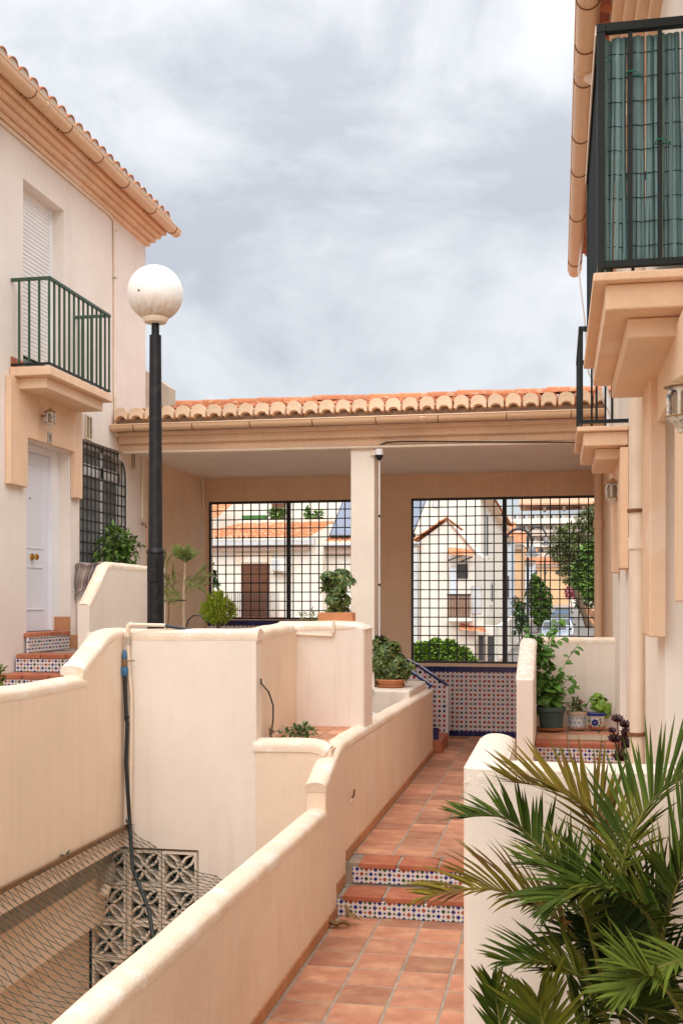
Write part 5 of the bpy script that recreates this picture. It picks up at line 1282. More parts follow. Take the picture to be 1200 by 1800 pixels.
obj('foliage', foliage(MB(), blobs_px([(1008, 1243, 8), (1018, 1241, 8), (1012, 1236, 7), (1024, 1245, 6)], p2.y), 120, .05, .022, .4, .4), 'leaf', s1, fix=False)
obj('red_leaves', foliage(MB(), blobs_px([(1022, 1241, 6), (1003, 1245, 5)], p2.y), 22, .05, .02, .4, .5), 'paint_red', s1, fix=False)
s2 = thing('potted_plant', 'white pot painted with a blue flower holding bright rosette succulents', 'potted plant', p3)
r3 = k_(15, p3); h3 = k_(28, p3)
pot(s2, p3, r3, h3, 'pot_white', 'pot_terracotta')
obj('blue_band', MB().lathe([(r3 + .013, h3 * .83), (r3 + .0145, h3 * .85), (r3 + .0145, h3 * .98), (r3 + .011, h3)], p3, 24), 'paint_blue', s2, smooth=40)
fc = p3 + Vector((-.02, -r3 * .93, h3 * .42))
for k in range(7): 
    a_ = k * 2 * math.pi / 7; c = fc + Vector((math.cos(a_) * .022, .004, math.sin(a_) * .022)); obj('painted_petal', MB().tube([c, c + Vector((0, -.006, 0))], .014, 7), 'paint_blue', s2)
obj('painted_centre', MB().tube([fc + Vector((0, -.004, 0)), fc + Vector((0, -.009, 0))], .009, 8), 'lantern_gold', s2)
for (dx, dz, m_) in ((.05, .03, 'paint_green'), (-.055, .02, 'paint_green'), (.045, -.03, 'paint_green'), (-.04, -.035, 'paint_red'), (.06, .0, 'paint_red')):
    c = fc + Vector((dx, .008, dz)); obj('painted_leaf', MB().tube([c, c + Vector((0, -.006, 0))], .012, 6), m_, s2)
obj('foliage', whorls(blobs_px([(1046, 1230, 9), (1058, 1236, 9), (1040, 1238, 8), (1052, 1244, 8), (1066, 1240, 7), (1064, 1252, 8), (1050, 1226, 7)], p3.y), 60, .042, .026, 9), 'leaf_bright', s2, fix=False)
Ya = 9.3
ae = thing('aeonium', 'dark purple rosette succulent on bare stems beside the landing', 'succulent', (onY(1090, 1345, Ya).x, Ya, -1.6))
abl = [(1084, 1265, 7), (1098, 1275, 7), (1080, 1300, 8), (1102, 1290, 8), (1090, 1332, 9), (1100, 1310, 7), (1075, 1285, 5), (1095, 1300, 6)]
ms = MB()
for u, v, r in abl:
    mb = MB(); c = onY(u, v, Ya + random.uniform(-.1, .1)); ms.tube([(onY(1090, 1370, Ya).x, Ya, -1.6), onY(1088, 1340, Ya), c.lerp(onY(1088, 1330, Ya), .3), c], [.012, .01, .007, .006], 6)
    for ring, (k, l_, el) in enumerate(((11, r * 1.25, .15), (9, r * .95, .5), (6, r * .6, 1.1))):
        for i in range(k):
            a_ = i * 2 * math.pi / k + ring; ax = Vector((0, -.55, .8)).normalized(); e1 = Vector((1, 0, 0)); e2 = ax.cross(e1)
            leaf(mb, c, e1 * math.cos(a_) + e2 * math.sin(a_) + ax * el, ax, 1.45 * l_ / F * c.length, 1.3 * l_ * .55 / F * c.length, -.2)
    obj('rosette', mb, 'leaf_aeon', ae, fix=False)
obj('stem', ms, 'bark', ae, smooth=60)

# ================================================================== PALM (front right)
PB = Vector((.40, 4.55, ZLOW))
pm = thing('areca_palm', 'large areca palm with arching green and olive fronds at front right', 'palm', PB)
for k, (dx, dy, u, v) in enumerate(((0, 0, 1012, 1660), (.12, .1, 1050, 1690), (.22, -.1, 1110, 1640), (-.06, -.15, 1000, 1740), (.3, .1, 1160, 1660))):
    e_ = onY(u, v, 4.5 + .05 * k); obj('stem', MB().tube([PB + Vector((dx, dy, 0)), (PB + Vector((dx, dy, 0))).lerp(e_, .55), e_], [.028, .022, .014], 8), 'palm_stem', pm, smooth=60)
def frond(pix, ys, ln, m, n=34, width=.0105, droop=.35, spread=.9, up=(0, -.25, 1), tipm=None, side=(1, 1), start=.12):
    P_ = [onY(u, v, y) for (u, v), y in zip(pix, ys)]
    def at(t):
        k = len(P_) - 1; x = min(t * k, k - 1e-6); i = int(x); f = x - i
        p0, p1, p2, p3 = P_[max(i - 1, 0)], P_[i], P_[i + 1], P_[min(i + 2, k)]
        return .5 * ((2 * p1) + (-p0 + p2) * f + (2 * p0 - 5 * p1 + 4 * p2 - p3) * f * f + (-p0 + 3 * p1 - 3 * p2 + p3) * f ** 3)
    fr = obj('frond', MB().tube([at(i / 14) for i in range(15)], [.009 * (1 - .8 * i / 14) for i in range(15)], 6), 'palm_stem', pm, smooth=60)
    mb = MB()
    U = Vector(up).normalized()
    for i in range(n):
        t = start + (1 - start) * i / (n - 1); p = at(t); d = (at(min(1, t + .03)) - at(t - .03)).normalized()
        sd = d.cross(U).normalized(); nu = sd.cross(d).normalized()
        prof = (math.sin(math.pi * min(1, .14 + t * .78)) ** .6)
        for s_ in (-1, 1):
            L_ = ln * prof * random.uniform(.68, 1.12) * (side[0] if s_ < 0 else side[1])
            a_ = spread * (1.05 - .55 * t) * random.uniform(.9, 1.1)
            dr = (d * math.cos(a_) + sd * s_ * math.sin(a_) + nu * .35 + rnd_dir() * .13).normalized()
            # blade: 4 sections, folded, tip drooping
            rows = []
            bl_dir = dr; q = p.copy(); nsec = 4
            tw = (d * .4 + nu).normalized()
            for k in range(nsec + 1):
                f = k / nsec; wv = width * (.45 + 1.1 * f if f < .4 else .9 * (1 - (f - .4) / .6) ** .8 + .02)
                sdv = bl_dir.cross(tw).normalized() * wv
                rows.append((q - sdv, q + tw * -.25 * wv, q + sdv))
                bl_dir = (bl_dir + Vector((0, 0, -1)) * droop * .22 * random.uniform(.6, 1.3)).normalized(); q = q + bl_dir * (L_ / nsec)
            mb.grid(rows)
    obj('leaflets', mb, m, fr, fix=False)
FR = [
 (((1015, 1655), (975, 1612), (920, 1580), (850, 1562), (760, 1574)), (4.5, 4.45, 4.4, 4.35, 4.3), .30, 'palm_olive', 34, .5),
 (((1035, 1600), (985, 1535), (935, 1475), (885, 1437), (815, 1436)), (4.6, 4.65, 4.7, 4.7, 4.7), .27, 'palm_green', 36, .25),
 (((1100, 1540), (1070, 1465), (1030, 1418), (975, 1388), (905, 1374)), (4.6, 4.7, 4.75, 4.8, 4.8), .36, 'palm_olive', 36, .1),
 (((1085, 1560), (1105, 1480), (1140, 1415), (1185, 1375), (1240, 1355)), (4.6, 4.6, 4.6, 4.6, 4.6), .38, 'palm_green', 36, .1),
 (((1170, 1660), (1130, 1600), (1080, 1565), (1030, 1560), (975, 1580)), (4.35, 4.25, 4.2, 4.15, 4.1), .34, 'palm_green', 40, .5),
 (((1050, 1690), (1030, 1620), (1010, 1560), (985, 1530), (930, 1520)), (4.4, 4.35, 4.3, 4.3, 4.3), .26, 'palm_green', 30, .3),
 (((1060, 1760), (1030, 1725), (985, 1700), (945, 1690), (890, 1690)), (4.3, 4.2, 4.2, 4.15, 4.1), .25, 'palm_green', 34, .35),
 (((1150, 1700), (1175, 1600), (1200, 1530), (1240, 1480)), (4.3, 4.25, 4.2, 4.2), .42, 'palm_green', 34, .2),
 (((1200, 1790), (1170, 1740), (1130, 1710), (1100, 1700)), (4.0, 3.95, 3.9, 3.9), .24, 'palm_light', 22, .3),
 (((1240, 1690), (1190, 1690), (1140, 1710), (1090, 1745)), (4.1, 4.0, 3.95, 3.9), .25, 'palm_light', 26, .35),
 (((1080, 1720), (1075, 1650), (1060, 1590), (1040, 1545)), (4.6, 4.6, 4.6, 4.6), .34, 'palm_dark', 34, .3),
 (((1100, 1720), (1060, 1670), (1020, 1650), (985, 1660)), (4.6, 4.6, 4.6, 4.6), .30, 'palm_dark', 30, .5),
 (((1110, 1740), (1120, 1660), (1140, 1600), (1180, 1560)), (4.7, 4.7, 4.7, 4.7), .36, 'palm_dark', 34, .3),
 (((1040, 1800), (1060, 1750), (1090, 1700), (1130, 1680)), (4.6, 4.6, 4.6, 4.6), .34, 'palm_dark', 32, .4),
 (((1010, 1830), (1040, 1790), (1085, 1770), (1140, 1775)), (4.2, 4.2, 4.1, 4.1), .30, 'palm_green', 30, .4),
 (((1130, 1830), (1140, 1770), (1160, 1730), (1200, 1700)), (4.5, 4.5, 4.5, 4.5), .34, 'palm_dark', 30, .4),
 (((1060, 1640), (1010, 1590), (990, 1575), (960, 1600)), (4.65, 4.65, 4.65, 4.6), .2, 'palm_light', 20, .6),
]
for pix, ys, ln, m_, n_, dr in FR: frond(pix, ys, ln, m_, int(n_ * 1.15), droop=dr)
# two fan-like lower fronds seen edge-on
frond(((885, 1860), (878, 1800), (872, 1760), (868, 1735)), (4.2, 4.2, 4.2, 4.2), .20, 'palm_green', 16, .010, .05, .55, up=(0, -1, .1))
frond(((960, 1880), (958, 1820), (950, 1785), (945, 1760)), (4.1, 4.1, 4.1, 4.1), .30, 'palm_green', 24, .011, .1, .75, up=(0, -1, .1))
struct('planting_bed', MB().box(XPW + .1, XR, 3.2, YPW, ZLOW, ZLOW + .12), 'soil')

# ================================================================== BEYOND THE GRILLES
def bx_px(mb, u0, u1, v0, v1, Y, d):
    a, b = onY(u0, v0, Y), onY(u1, v1, Y); return mb.box(a.x, b.x, Y, Y + d, a.z, b.z)
def tiled(mb, A, B, C, D, pitch=.24, rowlen=.42, amp=.05):
    """corrugated clay roof sheet: A-B eave, D-C ridge"""
    A, B, C, D = map(Vector, (A, B, C, D)); w_ = (B - A).length; h_ = (D - A).length
    nx = max(8, int(w_ / pitch) * 6); ny = max(1, int(h_ / rowlen)); rows = []
    nrm = (B - A).cross(D - A).normalized()
    if nrm.z < 0: nrm = -nrm
    for j in range(ny):
        for e_ in (0, .98):
            t = (j + e_) / ny; row = []
            for i in range(nx + 1):
                s_ = i / nx; p = A.lerp(B, s_).lerp(D.lerp(C, s_), t)
                row.append(p + nrm * (amp * abs(math.sin(math.pi * s_ * w_ / pitch)) + .035 * (1 - e_)))
            rows.append(row)
    return mb.grid(rows)
def window_far(parent, u0, u1, v0, v1, Y, m='far_dark', arch=False):
    p = obj('window', bx_px(MB(), u0, u1, v0, v1, Y - .05, .04), 'far_trim', parent)
    obj('pane', bx_px(MB(), u0 + .8, u1 - .8, v0 + 1.0, v1 - 1.0, Y - .08, .025), m, p)
    return p
# A: cream house behind the left grille
YA = 46.0
HA = thing('house', 'cream house behind the left grille with brown roller shutter and tiled eave', 'house', (onY(480, 1058, YA).x, YA, -2.6))
obj('wall', MB().box(onY(300, 0, YA).x, onY(566, 0, YA).x, YA, YA + 9, -2.6, onY(0, 962, YA).z).box(onY(566, 0, YA).x, onY(700, 0, YA).x, YA + .8, YA + 9, -2.6, onY(0, 962, YA).z), 'far_white', HA)
obj('cornice', bx_px(MB(), 300, 541, 957, 967, YA - .35, .36), 'far_trim', HA)
obj('gutter', bx_px(MB(), 300, 552, 949, 957, YA - .55, .3), 'far_gutter', HA)
obj('cornice', bx_px(MB(), 567, 700, 959, 972, YA + .5, .36), 'far_trim', HA)
obj('gutter', bx_px(MB(), 566, 700, 956, 959, YA + .3, .3), 'far_gutter', HA)
rA = obj('roof', tiled(MB(), onY(320, 947, YA - .5), onY(541, 947, YA - .5), onY(588, 917, YA + 4), onY(425, 921, YA + 4)), 'roof_tile_far', HA, fix=False)
obj('roof', tiled(MB(), onY(568, 954, YA + .4), onY(720, 954, YA + .4), onY(720, 930, YA + 3.5), onY(590, 934, YA + 3.5)), 'roof_tile_far', HA, fix=False)
te = mesh_of(mouth(.10, .14), 'far_white', 'tile_end')
for i in range(24):
    p = onY(352 + i * 8.1, 949, YA - .52); piece('tile_end', te, (p.x, p.y, p.z), rA, scale=(.85, 1, 1))
    piece('tile_end', te, (p.x, p.y, p.z), rA, scale=(.85, 1, 1)) if False else None
obj('terrace_wall', bx_px(MB(), 420, 592, 915, 921, YA + 4.05, .3), 'far_white', HA)
sg = obj('shutter_surround', bx_px(MB(), 415, 479, 972, 992, YA - .06, .055), 'stucco', HA)
ar = [(onY(422 + 50 * i / 10, 0, YA).x, onY(0, 991 - 9 * math.sin(math.pi * i / 10), YA).z) for i in range(11)]
obj('arch', MB().prism(ar, 'y', YA - .10, YA - .061), 'far_white', sg)
shd = obj('roller_shutter', bx_px(MB(), 424, 473, 991, 1085, YA - .06, .05), 'far_brown', HA)
z0, z1 = onY(0, 1080, YA).z, onY(0, 993, YA).z; xa, xb = onY(425, 0, YA).x, onY(472, 0, YA).x
for i in range(30): obj('slat', MB().box(xa, xb, YA - .085, YA - .061, z0 + (z1 - z0) * i / 30, z0 + (z1 - z0) * (i + .72) / 30), 'far_brown', shd)
bA = obj('balcony', bx_px(MB(), 395, 492, 1085, 1092, YA - .8, .79), 'terracotta_dark', HA)
obj('rail', bx_px(MB(), 396, 490, 1040, 1042, YA - .78, .05), 'iron_black', bA)
for i in range(28): obj('bar', bx_px(MB(), 397 + i * 3.4, 397.7 + i * 3.4, 1042, 1085, YA - .77, .03), 'iron_black', bA)
ac = thing('air_conditioner', 'white outdoor air conditioner beside the brown shutter', 'air conditioner', onY(490, 1005, YA))
obj('case', bx_px(MB(), 475, 503, 982, 1004, YA - .45, .35), 'far_white', ac, bevel=.02)
obj('grille', bx_px(MB(), 477, 492, 984, 1002, YA - .47, .018), 'far_gutter', ac)
obj('bracket', bx_px(MB(), 476, 480, 1004, 1009, YA - .4, .4).box(0, 0, 0, 0, 0, 0) if False else bx_px(bx_px(MB(), 476, 480, 1004, 1009, YA - .4, .4), 498, 502, 1004, 1009, YA - .4, .4), 'far_white', ac)
sp1 = thing('solar_panel', 'tilted solar panel on the roof behind the column', 'solar panel', onY(600, 945, YA + 1))
def quad_slab(pts, th):
    a = [Vector(p) for p in pts]; n_ = (a[1] - a[0]).cross(a[3] - a[0]).normalized() * th
    return MB().add(a + [p + n_ for p in a], [(0, 1, 2, 3), (7, 6, 5, 4), (0, 4, 5, 1), (1, 5, 6, 2), (2, 6, 7, 3), (3, 7, 4, 0)])
obj('panel', quad_slab([onY(580, 942, YA + 1), onY(724, 942, YA + 1.6), onY(748, 881, YA + 3.0), onY(603, 881, YA + 2.6)], .06), 'solar', sp1)
obj('frame', MB().tube([onY(580, 942, YA + .98), onY(724, 942, YA + 1.58), onY(748, 881, YA + 2.97), onY(603, 881, YA + 2.57), onY(580, 942, YA + .98)], .05, 6), 'far_dark', sp1)
obj('leg', MB().tube([onY(728, 938, YA + 1.7), onY(728, 946, YA + 1.7)], .05, 6).tube([onY(585, 940, YA + 1.1), onY(585, 950, YA + 1.1)], .05, 6), 'far_dark', sp1)
# B: tall white house behind
YBB = 58.0
HB = thing('house', 'tall white house with terrace rising behind the tiled roof', 'house', (onY(600, 1058, YBB).x, YBB, -2.6))
zBt = onY(0, 868, YBB).z
xB = onY(845, 0, YBB).x
obj('wall', MB().box(onY(300, 0, YBB).x, onY(735, 0, YBB).x, YBB, YBB + 10, -2.6, zBt).box(onY(735, 0, YBB).x, xB, YBB - .5, YBB + 12, -2.6, onY(0, 884, YBB).z), 'far_white', HB)
dB = obj('door', bx_px(MB(), 478, 502, 884, 930, YBB - .05, .04), 'far_brown', HB)
obj('lintel', bx_px(MB(), 476, 504, 882, 885, YBB - .06, .05), 'far_trim', HB)
window_far(HB, 760, 772, 876, 892, YBB - .5, 'far_gutter')
obj('roof', tiled(MB(), onY(356, 914, YBB - 4), onY(378, 914, YBB - 4), onY(414, 884, YBB - 1), onY(346, 876, YBB - 1)), 'roof_tile_far', HB, fix=False)
obj('roof', tiled(MB(), (xB + .55, YBB - .5, onY(0, 884, YBB).z), (xB + .55, YBB + 12, onY(0, 884, YBB).z), (xB - 3, YBB + 12, onY(0, 884, YBB).z + 1.0), (xB - 3, YBB - .5, onY(0, 884, YBB).z + 1.0)), 'roof_tile_far', HB, fix=False)
for i in range(3): obj('cornice', MB().box(xB, xB + .15 * (i + 1), YBB - .5, YBB + 12, onY(0, 893 - 3 * i, YBB).z, onY(0, 890.2 - 3 * i, YBB).z), 'stucco', HB)
for (ya, yb, va, vb_, ar) in ((61.5, 62.9, 912, 985, True), (61.0, 62.6, 1025, 1070, False), (66, 67.4, 1022, 1060, False)):
    f_ = obj('window', MB().box(xB, xB + .06, ya, yb, onY(0, vb_, 62).z, onY(0, va, 62).z), 'far_gutter', HB)
    obj('pane', MB().box(xB + .061, xB + .08, ya + .12, yb - .12, onY(0, vb_ - 3, 62).z, onY(0, va + 6, 62).z), 'far_dark', f_)
    obj('sill', MB().box(xB, xB + .18, ya - .1, yb + .1, onY(0, vb_ + 3, 62).z, onY(0, vb_, 62).z), 'far_white', f_)
for (u, v, r) in ((460, 906, 5), (485, 902, 8), (497, 905, 6), (540, 903, 6), (560, 905, 5)):
    pass
shrub('leafy terrace plants on the roof terrace before the dark doorway', onY(488, 913, 57), blobs_px([(480, 903, 5), (490, 903, 6), (497, 902, 4), (474, 906, 3)], 57), 160, .3, .14, 'leaf', r=.03)
shrub('leafy terrace plants at the right end of the roof terrace', onY(548, 913, 57), blobs_px([(543, 905, 4), (560, 906, 4), (538, 900, 3)], 57), 110, .3, .14, 'leaf', r=.03)
tb2 = thing('planter_box', 'long green planter box on the roof terrace', 'planter', onY(445, 912, 56.5)); obj('box', bx_px(MB(), 425, 466, 906, 913, 56.5, .4), 'paint_green', tb2)
# C: neighbouring house further along
HC = thing('house', 'narrow white house with tiled eave next along the street', 'house', (xB - 2, 74, -2.6))
obj('wall', MB().box(xB - 6, xB + .02, YBB + 12.01, 84, -2.6, onY(0, 916, 70).z), 'far_white', HC)
obj('roof', tiled(MB(), (xB + .6, YBB + 12, onY(0, 914, 70).z), (xB + .6, 84, onY(0, 914, 70).z), (xB - 3, 84, onY(0, 914, 70).z + 1), (xB - 3, YBB + 12, onY(0, 914, 70).z + 1)), 'roof_tile_far', HC, fix=False)
obj('cornice', MB().box(xB, xB + .4, YBB + 12, 84, onY(0, 922, 70).z, onY(0, 917, 70).z), 'stucco', HC)
# G: gable house
YG = 46.0
HG = thing('house', 'cream gabled house with small balcony and tiled window hood', 'house', (onY(790, 1058, YG).x, YG, -2.6))
g0, ga, g1 = onY(736, 952, YG), onY(786, 915, YG), onY(836, 972, YG)
obj('wall', MB().prism([(g0.x, -2.6), (g0.x, g0.z), (ga.x, ga.z), (g1.x, g1.z), (g1.x, -2.6)], 'y', YG, YG + 8), 'far_white', HG)
obj('roof', tiled(MB(), (g0.x - .25, YG - .2, g0.z + .02), (g0.x - .25, YG + 8, g0.z + .02), (ga.x, YG + 8, ga.z + .12), (ga.x, YG - .2, ga.z + .12)), 'roof_tile_far', HG, fix=False)
obj('verge_line', MB().tube([(ga.x, YG - .03, ga.z), (g1.x, YG - .03, g1.z)], .05, 6), 'far_trim', HG)
obj('gutter', bx_px(MB(), 718, 737, 953, 958, YG - .3, .25), 'far_gutter', HG); obj('cornice', bx_px(MB(), 722, 737, 959, 969, YG - .2, .2), 'far_trim', HG)
obj('downpipe', MB().tube([onY(730, 962, YG - .15), onY(730, 1170, YG - .15)], .10, 8), 'far_gutter', HG)
hd = obj('window_hood', tiled(MB(), onY(788, 977, YG - .9), onY(833, 979, YG - .9), onY(826, 966, YG - .02), onY(788, 963, YG - .02), amp=.04), 'roof_tile_far', HG, fix=False)
obj('strut', MB().tube([onY(788, 985, YG - .02), onY(812, 976, YG - .8)], .03, 6).tube([onY(808, 988, YG - .02), onY(829, 979, YG - .8)], .03, 6), 'far_dark', hd)
window_far(HG, 803, 822, 991, 1017, YG); window_far(HG, 789, 802, 996, 1045, YG, 'far_blue'); window_far(HG, 828, 846, 1030, 1080, YG, 'far_gutter')
bg_ = obj('balcony', bx_px(MB(), 784, 828, 1085, 1092, YG - .8, .79), 'far_white', HG)
for i in range(15): obj('slat', bx_px(MB(), 786 + i * 2.7, 788.2 + i * 2.7, 1046, 1085, YG - .76, .03), 'far_brown', bg_)
obj('rail', bx_px(MB(), 785, 827, 1044, 1047, YG - .78, .06), 'iron_black', bg_)
obj('window_hood', tiled(MB(), onY(805, 1108, YG - .9), onY(855, 1114, YG - .9), onY(850, 1104, YG - .02), onY(808, 1096, YG - .02), amp=.04), 'roof_tile_far', HG, fix=False)
window_far(HG, 840, 850, 1116, 1162, YG); window_far(HG, 856, 868, 1118, 1165, YG)
xg1 = onY(868, 0, YG).x
obj('side_wing', MB().box(onY(836, 0, YG).x, xg1, YG + .3, YG + 6, -2.6, onY(0, 1100, YG).z), 'far_white', HG)
# houses further down
def simple_house(label, u0, u1, v_eave, Y, m, dep, wins=()):
    t = thing('house', label, 'house', (onY((u0 + u1) / 2, 0, Y).x, Y, -2.6))
    a, b = onY(u0, v_eave, Y), onY(u1, v_eave, Y)
    obj('wall', MB().box(a.x, b.x, Y, Y + dep, -2.6, a.z), m, t)
    obj('roof', tiled(MB(), (a.x - .3, Y - .5, a.z), (b.x + .3, Y - .5, a.z), (b.x + .3, Y + dep / 2, a.z + 1.3), (a.x - .3, Y + dep / 2, a.z + 1.3)), 'roof_tile_far', t, fix=False)
    obj('cornice', MB().box(a.x - .2, b.x + .25, Y - .3, Y - .01, a.z - .45, a.z - .05), 'far_trim', t)
    for w_ in wins: window_far(t, *w_, Y)
simple_house('pale blue-white house with an arched window beyond the iron lamp', 878, 897, 942, 86, 'far_blue', 8, ((887, 894, 1012, 1050),))
simple_house('orange rendered house with tiled eave further down the street', 890, 917, 957, 98, 'far_orange', 9, ((899, 904, 1010, 1030),))
simple_house('white house with small tiled roof behind the street lamps', 905, 937, 984, 112, 'far_blue', 10, ((909, 912, 1028, 1042), (917, 920, 1028, 1042), (928, 932, 1026, 1042)))
simple_house('ochre building closing the end of the street', 925, 1060, 992, 165, 'far_orange', 12, ((938, 944, 1002, 1010), (955, 960, 1002, 1010), (975, 982, 1002, 1010)))
AP = thing('apartment_block', 'far apartment block with terracotta roof and balconies', 'building', (onY(980, 0, 240).x, 240, 0))
YX = 240.0
obj('wall', bx_px(MB(), 890, 1075, 905, 1070, YX, 12), 'far_apart', AP)
obj('roof', MB().prism([(YX - 2, onY(0, 905, YX).z), (YX - 2, onY(0, 902, YX).z), (YX + 7, onY(0, 886, YX).z), (YX + 12, onY(0, 905, YX).z)], 'x', onY(912, 0, YX).x, onY(1080, 0, YX).x), 'far_roof', AP)
for (u, v, h_) in ((954, 890, 9), (988, 889, 8), (1022, 886, 8)): obj('chimney', bx_px(MB(), u, u + 5, v, v + h_, YX + 2, 2), 'far_white', AP)
for j, v in enumerate((912, 932, 952, 972)):
    obj('balcony_band', bx_px(MB(), 895, 1070, v, v + 8, YX - 2.0, 1.95), 'far_white' if j % 2 == 0 else 'far_apart', AP)
    for i in range(10):
        w_ = obj('window', bx_px(MB(), 902 + i * 16, 911 + i * 16, v - 8, v - .5, YX - .4, .35), 'far_gutter', AP); obj('pane', bx_px(MB(), 903 + i * 16, 906 + i * 16, v - 7, v - .5, YX - .5, .08), 'far_dark', w_)
# street lamps with swan necks
def swan_lamp(label, u_pole, u_head, v_top, v_head, Y, hw):
    p = onY(u_pole, v_top, Y); h_ = onY(u_head, v_head, Y); t = thing('street_lamp', label, 'street lamp', (p.x, Y, -2.6), 'swan-neck street lamps along the street')
    r_ = (h_.x - p.x) / 2; cxx = (h_.x + p.x) / 2; zc_ = p.z - r_
    pts = [(p.x, Y, -2.6), (p.x, Y, zc_ - .3), (p.x, Y, zc_)] + [(cxx - r_ * math.cos(a_), Y, zc_ + r_ * math.sin(a_)) for a_ in [math.pi * i / 12 for i in range(1, 12)]] + [(h_.x, Y, zc_), (h_.x, Y, h_.z + .35)]
    obj('pole', MB().tube(pts, [.09, .08, .065] + [.055] * (len(pts) - 3), 8), 'iron_black', t, smooth=60)
    obj('lamp_head', MB().lathe([(hw, 0), (hw * .98, .05), (hw * .55, .12), (hw * .5, .28), (hw * .3, .38), (hw * .12, .48)], (h_.x, Y, h_.z - .1), 14), 'car_grey', t, smooth=40)
    obj('lamp_lens', MB().lathe([(hw * .5, -.10), (hw * .8, -.02), (hw * .8, 0)], (h_.x, Y, h_.z - .1), 14), 'headlight', t, smooth=40)
swan_lamp('nearest swan-neck street lamp in front of the blue-white house', 888, 934, 930, 972, 48, .32)
swan_lamp('second swan-neck street lamp, before the far apartment block', 927, 959, 927, 954, 70, .30)
swan_lamp('farthest swan-neck street lamp, in front of the pine', 957, 974, 972, 980, 105, .38)
# cars
def car(label, X, Y, z, m):
    t = thing('parked_car', label, 'car', (X, Y, z), 'cars parked along the street')
    w_ = .84
    body = [(-2.0, .28), (-2.05, .55), (-1.95, .74), (-1.0, .92), (1.6, .98), (2.0, .88), (2.05, .5), (2.0, .28)]
    b = obj('body', MB().prism([(Y + y, z + h) for y, h in body], 'x', X - w_, X + w_), m, t, bevel=.09, seg=3)
    cab = [(-1.05, .90), (-.35, 1.40), (.2, 1.46), (1.2, 1.42), (1.75, .96)]
    mb = MB(); n_ = len(cab)
    vs_ = [(X - (w_ - .05 - .18 * (h - .9) / .5), Y + y, z + h) for y, h in cab] + [(X + (w_ - .05 - .18 * (h - .9) / .5), Y + y, z + h) for y, h in cab]
    mb.add(vs_, [tuple(range(n_)), tuple(range(2 * n_ - 1, n_ - 1, -1))] + [(i, n_ + i, n_ + (i + 1) % n_, (i + 1) % n_) for i in range(n_)])
    obj('cabin', mb, m, t, bevel=.05)
    obj('windscreen', MB().add([(X - .68, Y - .99, z + .955), (X + .68, Y - .99, z + .955), (X + .58, Y - .40, z + 1.375), (X - .58, Y - .40, z + 1.375)], [(0, 1, 2, 3)]), 'glass', t, thick=.015)
    for sx in (-1, 1):
        obj('side_window', MB().add([(X + sx * .79, Y - .75, z + .97), (X + sx * .79, Y + 1.4, z + .99), (X + sx * .66, Y + 1.0, z + 1.36), (X + sx * .66, Y - .25, z + 1.36)], [(0, 1, 2, 3)]), 'glass', t, thick=.01)
        obj('headlight', MB().box(X + sx * .45, X + sx * .75, Y - 2.07, Y - 1.95, z + .58, z + .72), 'headlight', t, bevel=.02)
        obj('mirror', MB().box(X + sx * .84, X + sx * 1.0, Y - .65, Y - .52, z + .92, z + 1.04), 'far_dark', t, bevel=.02)
        for wy in (-1.3, 1.3):
            wh = obj('wheel', MB().tube([(X + sx * .66, Y + wy, z + .32), (X + sx * .86, Y + wy, z + .32)], .32, 16), 'tyre', t, smooth=40); obj('rim', MB().tube([(X + sx * .862, Y + wy, z + .32), (X + sx * .872, Y + wy, z + .32)], .2, 12), 'far_gutter', wh)
    obj('number_plate', MB().box(X - .26, X + .26, Y - 2.09, Y - 2.06, z + .42, z + .52), 'car_white', t)
def road_z(y): return -2.54 if y < 74 else -2.54 + (y - 74) * 1.8 / 76
for lab, u, Y, m_ in (('silver-blue car parked nearest, behind the vine', 974, 66, 'car_paint'), ('white car parked second in the row', 984, 76, 'car_white'), ('blue car parked third in the row', 985, 88, 'car_blue'), ('dark grey car parked last in the row', 987, 100, 'car_grey')):
    car(lab, onY(u, 1058, Y).x, Y, road_z(Y), m_)
# trees and bushes beyond
def tree(label, base, blobs, n, ln, wd, m, r=.16, zb=.2, name='tree'):
    t = thing(name, label, 'tree', base); obj('trunk', limbs(MB(), base, Vector(blobs[0][0]), r, blobs), 'bark', t, smooth=60); obj('crown', foliage(MB(), blobs, n, ln, wd, zb, .35, .3), m, t, fix=False)
tree('dark green pine right of the street, before the apartment block', (onY(1035, 0, 92).x, 92, -2.2), blobs_px([(984, 945, 15), (1000, 934, 13), (1028, 914, 15), (1045, 903, 14), (1008, 958, 17), (982, 972, 14), (970, 966, 7), (1002, 990, 16), (1036, 942, 17), (998, 1013, 11), (1055, 926, 17), (1020, 1006, 12), (1018, 975, 12), (990, 1000, 9), (1040, 965, 14)], 92), 6500, .42, .09, 'leaf_pine', .28)
tree('fresh green broadleaf tree at the right edge of the grille', (onY(1048, 0, 62).x, 62, -2.4), blobs_px([(1040, 985, 16), (1025, 1000, 15), (1045, 1010, 18), (1020, 1020, 13), (1038, 1035, 15), (1050, 965, 14), (1050, 1040, 14), (1030, 970, 9)], 62), 3600, .32, .19, 'leaf', .14)
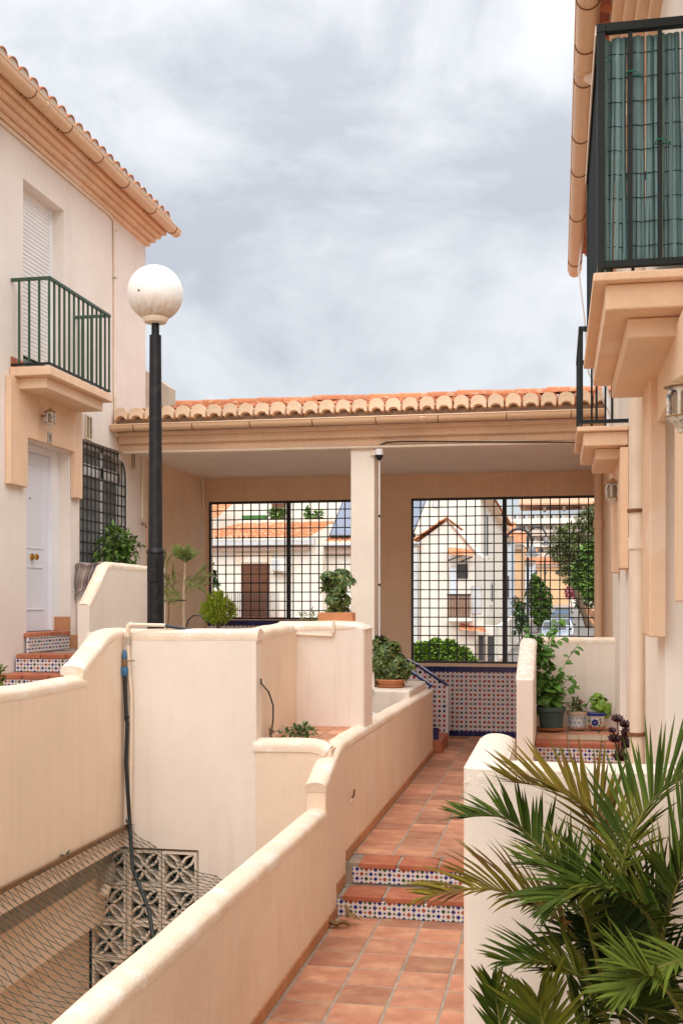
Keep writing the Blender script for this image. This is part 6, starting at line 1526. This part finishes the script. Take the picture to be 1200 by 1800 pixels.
tree('leafy street tree beside the lamp poles', (onY(945, 0, 84).x, 84, -2.4), blobs_px([(942, 1028, 10), (934, 1044, 9), (953, 1036, 8), (946, 1055, 11), (961, 1048, 7), (939, 1018, 6), (955, 1066, 9), (944, 1075, 10), (958, 1082, 8), (932, 1060, 6), (966, 1060, 5), (948, 1088, 9)], 84), 2100, .34, .2, 'leaf', .07)
shrub('pink bougainvillea bush at the end of the street', (onY(1003, 0, 110).x, 110, -1.8), blobs_px([(1000, 1040, 7), (1008, 1043, 7), (996, 1046, 4)], 110), 260, .3, .2, 'flower_pink', r=.06)
shrub('dark hedge at the end of the road', (onY(1015, 0, 108).x, 108, -1.9), blobs_px([(1022, 1055, 8), (1016, 1060, 7), (1035, 1058, 8)], 108), 300, .34, .18, 'leaf_dark', r=.06)
shrub('climbing plant spilling over the wall left of the parked cars', (onY(915, 0, 60).x, 60, -2.5), blobs_px([(906, 1058, 6), (915, 1066, 7), (911, 1078, 8), (919, 1086, 6), (912, 1094, 7), (920, 1102, 7), (909, 1108, 6)], 60), 760, .2, .1, 'leaf_dark', r=.04)
shrub('tree foliage at the left end of the left grille', (onY(365, 0, 30).x, 30, -2.6), blobs_px([(362, 1005, 8), (368, 1018, 10), (375, 1030, 8), (360, 1035, 10), (372, 1000, 5)], 30), 330, .17, .09, 'leaf_dark', r=.05)
shrub('bright yellow-green clipped bush below the right grille', (onY(775, 0, 20).x, 20, -2.6), blobs_px([(740, 1150, 18), (765, 1145, 18), (790, 1147, 18), (812, 1155, 15), (728, 1158, 15), (780, 1160, 18), (750, 1165, 18), (825, 1165, 10)], 20), 5200, .085, .05, 'leaf_bright', r=.04, zb=.6)
# low white garden wall along the far side of the street
fw = wall_thing('white garden wall along the street left of the parked cars', (onY(925, 0, 62).x, 62, -2.6))
obj('wall_body', MB().prism([(50, -2.6), (50, -1.1), (96, -.4), (96, -2.6)], 'x', -2.75, -2.5), 'far_white', fw)
ew = wall_thing('white wall closing the far end of the road', (onY(1020, 0, 152).x, 152, -.8)); obj('wall_body', bx_px(MB(), 1000, 1060, 1052, 1066, 152, .5), 'far_white', ew)
rwl = wall_thing('reddish low wall along the right edge of the road', (3.4, 80, -2.5)); obj('wall_body', MB().prism([(40, -2.6), (40, -1.7), (74, -1.7), (150, .1), (150, -.9)], 'x', 3.3, 3.6), 'skirting', rwl)
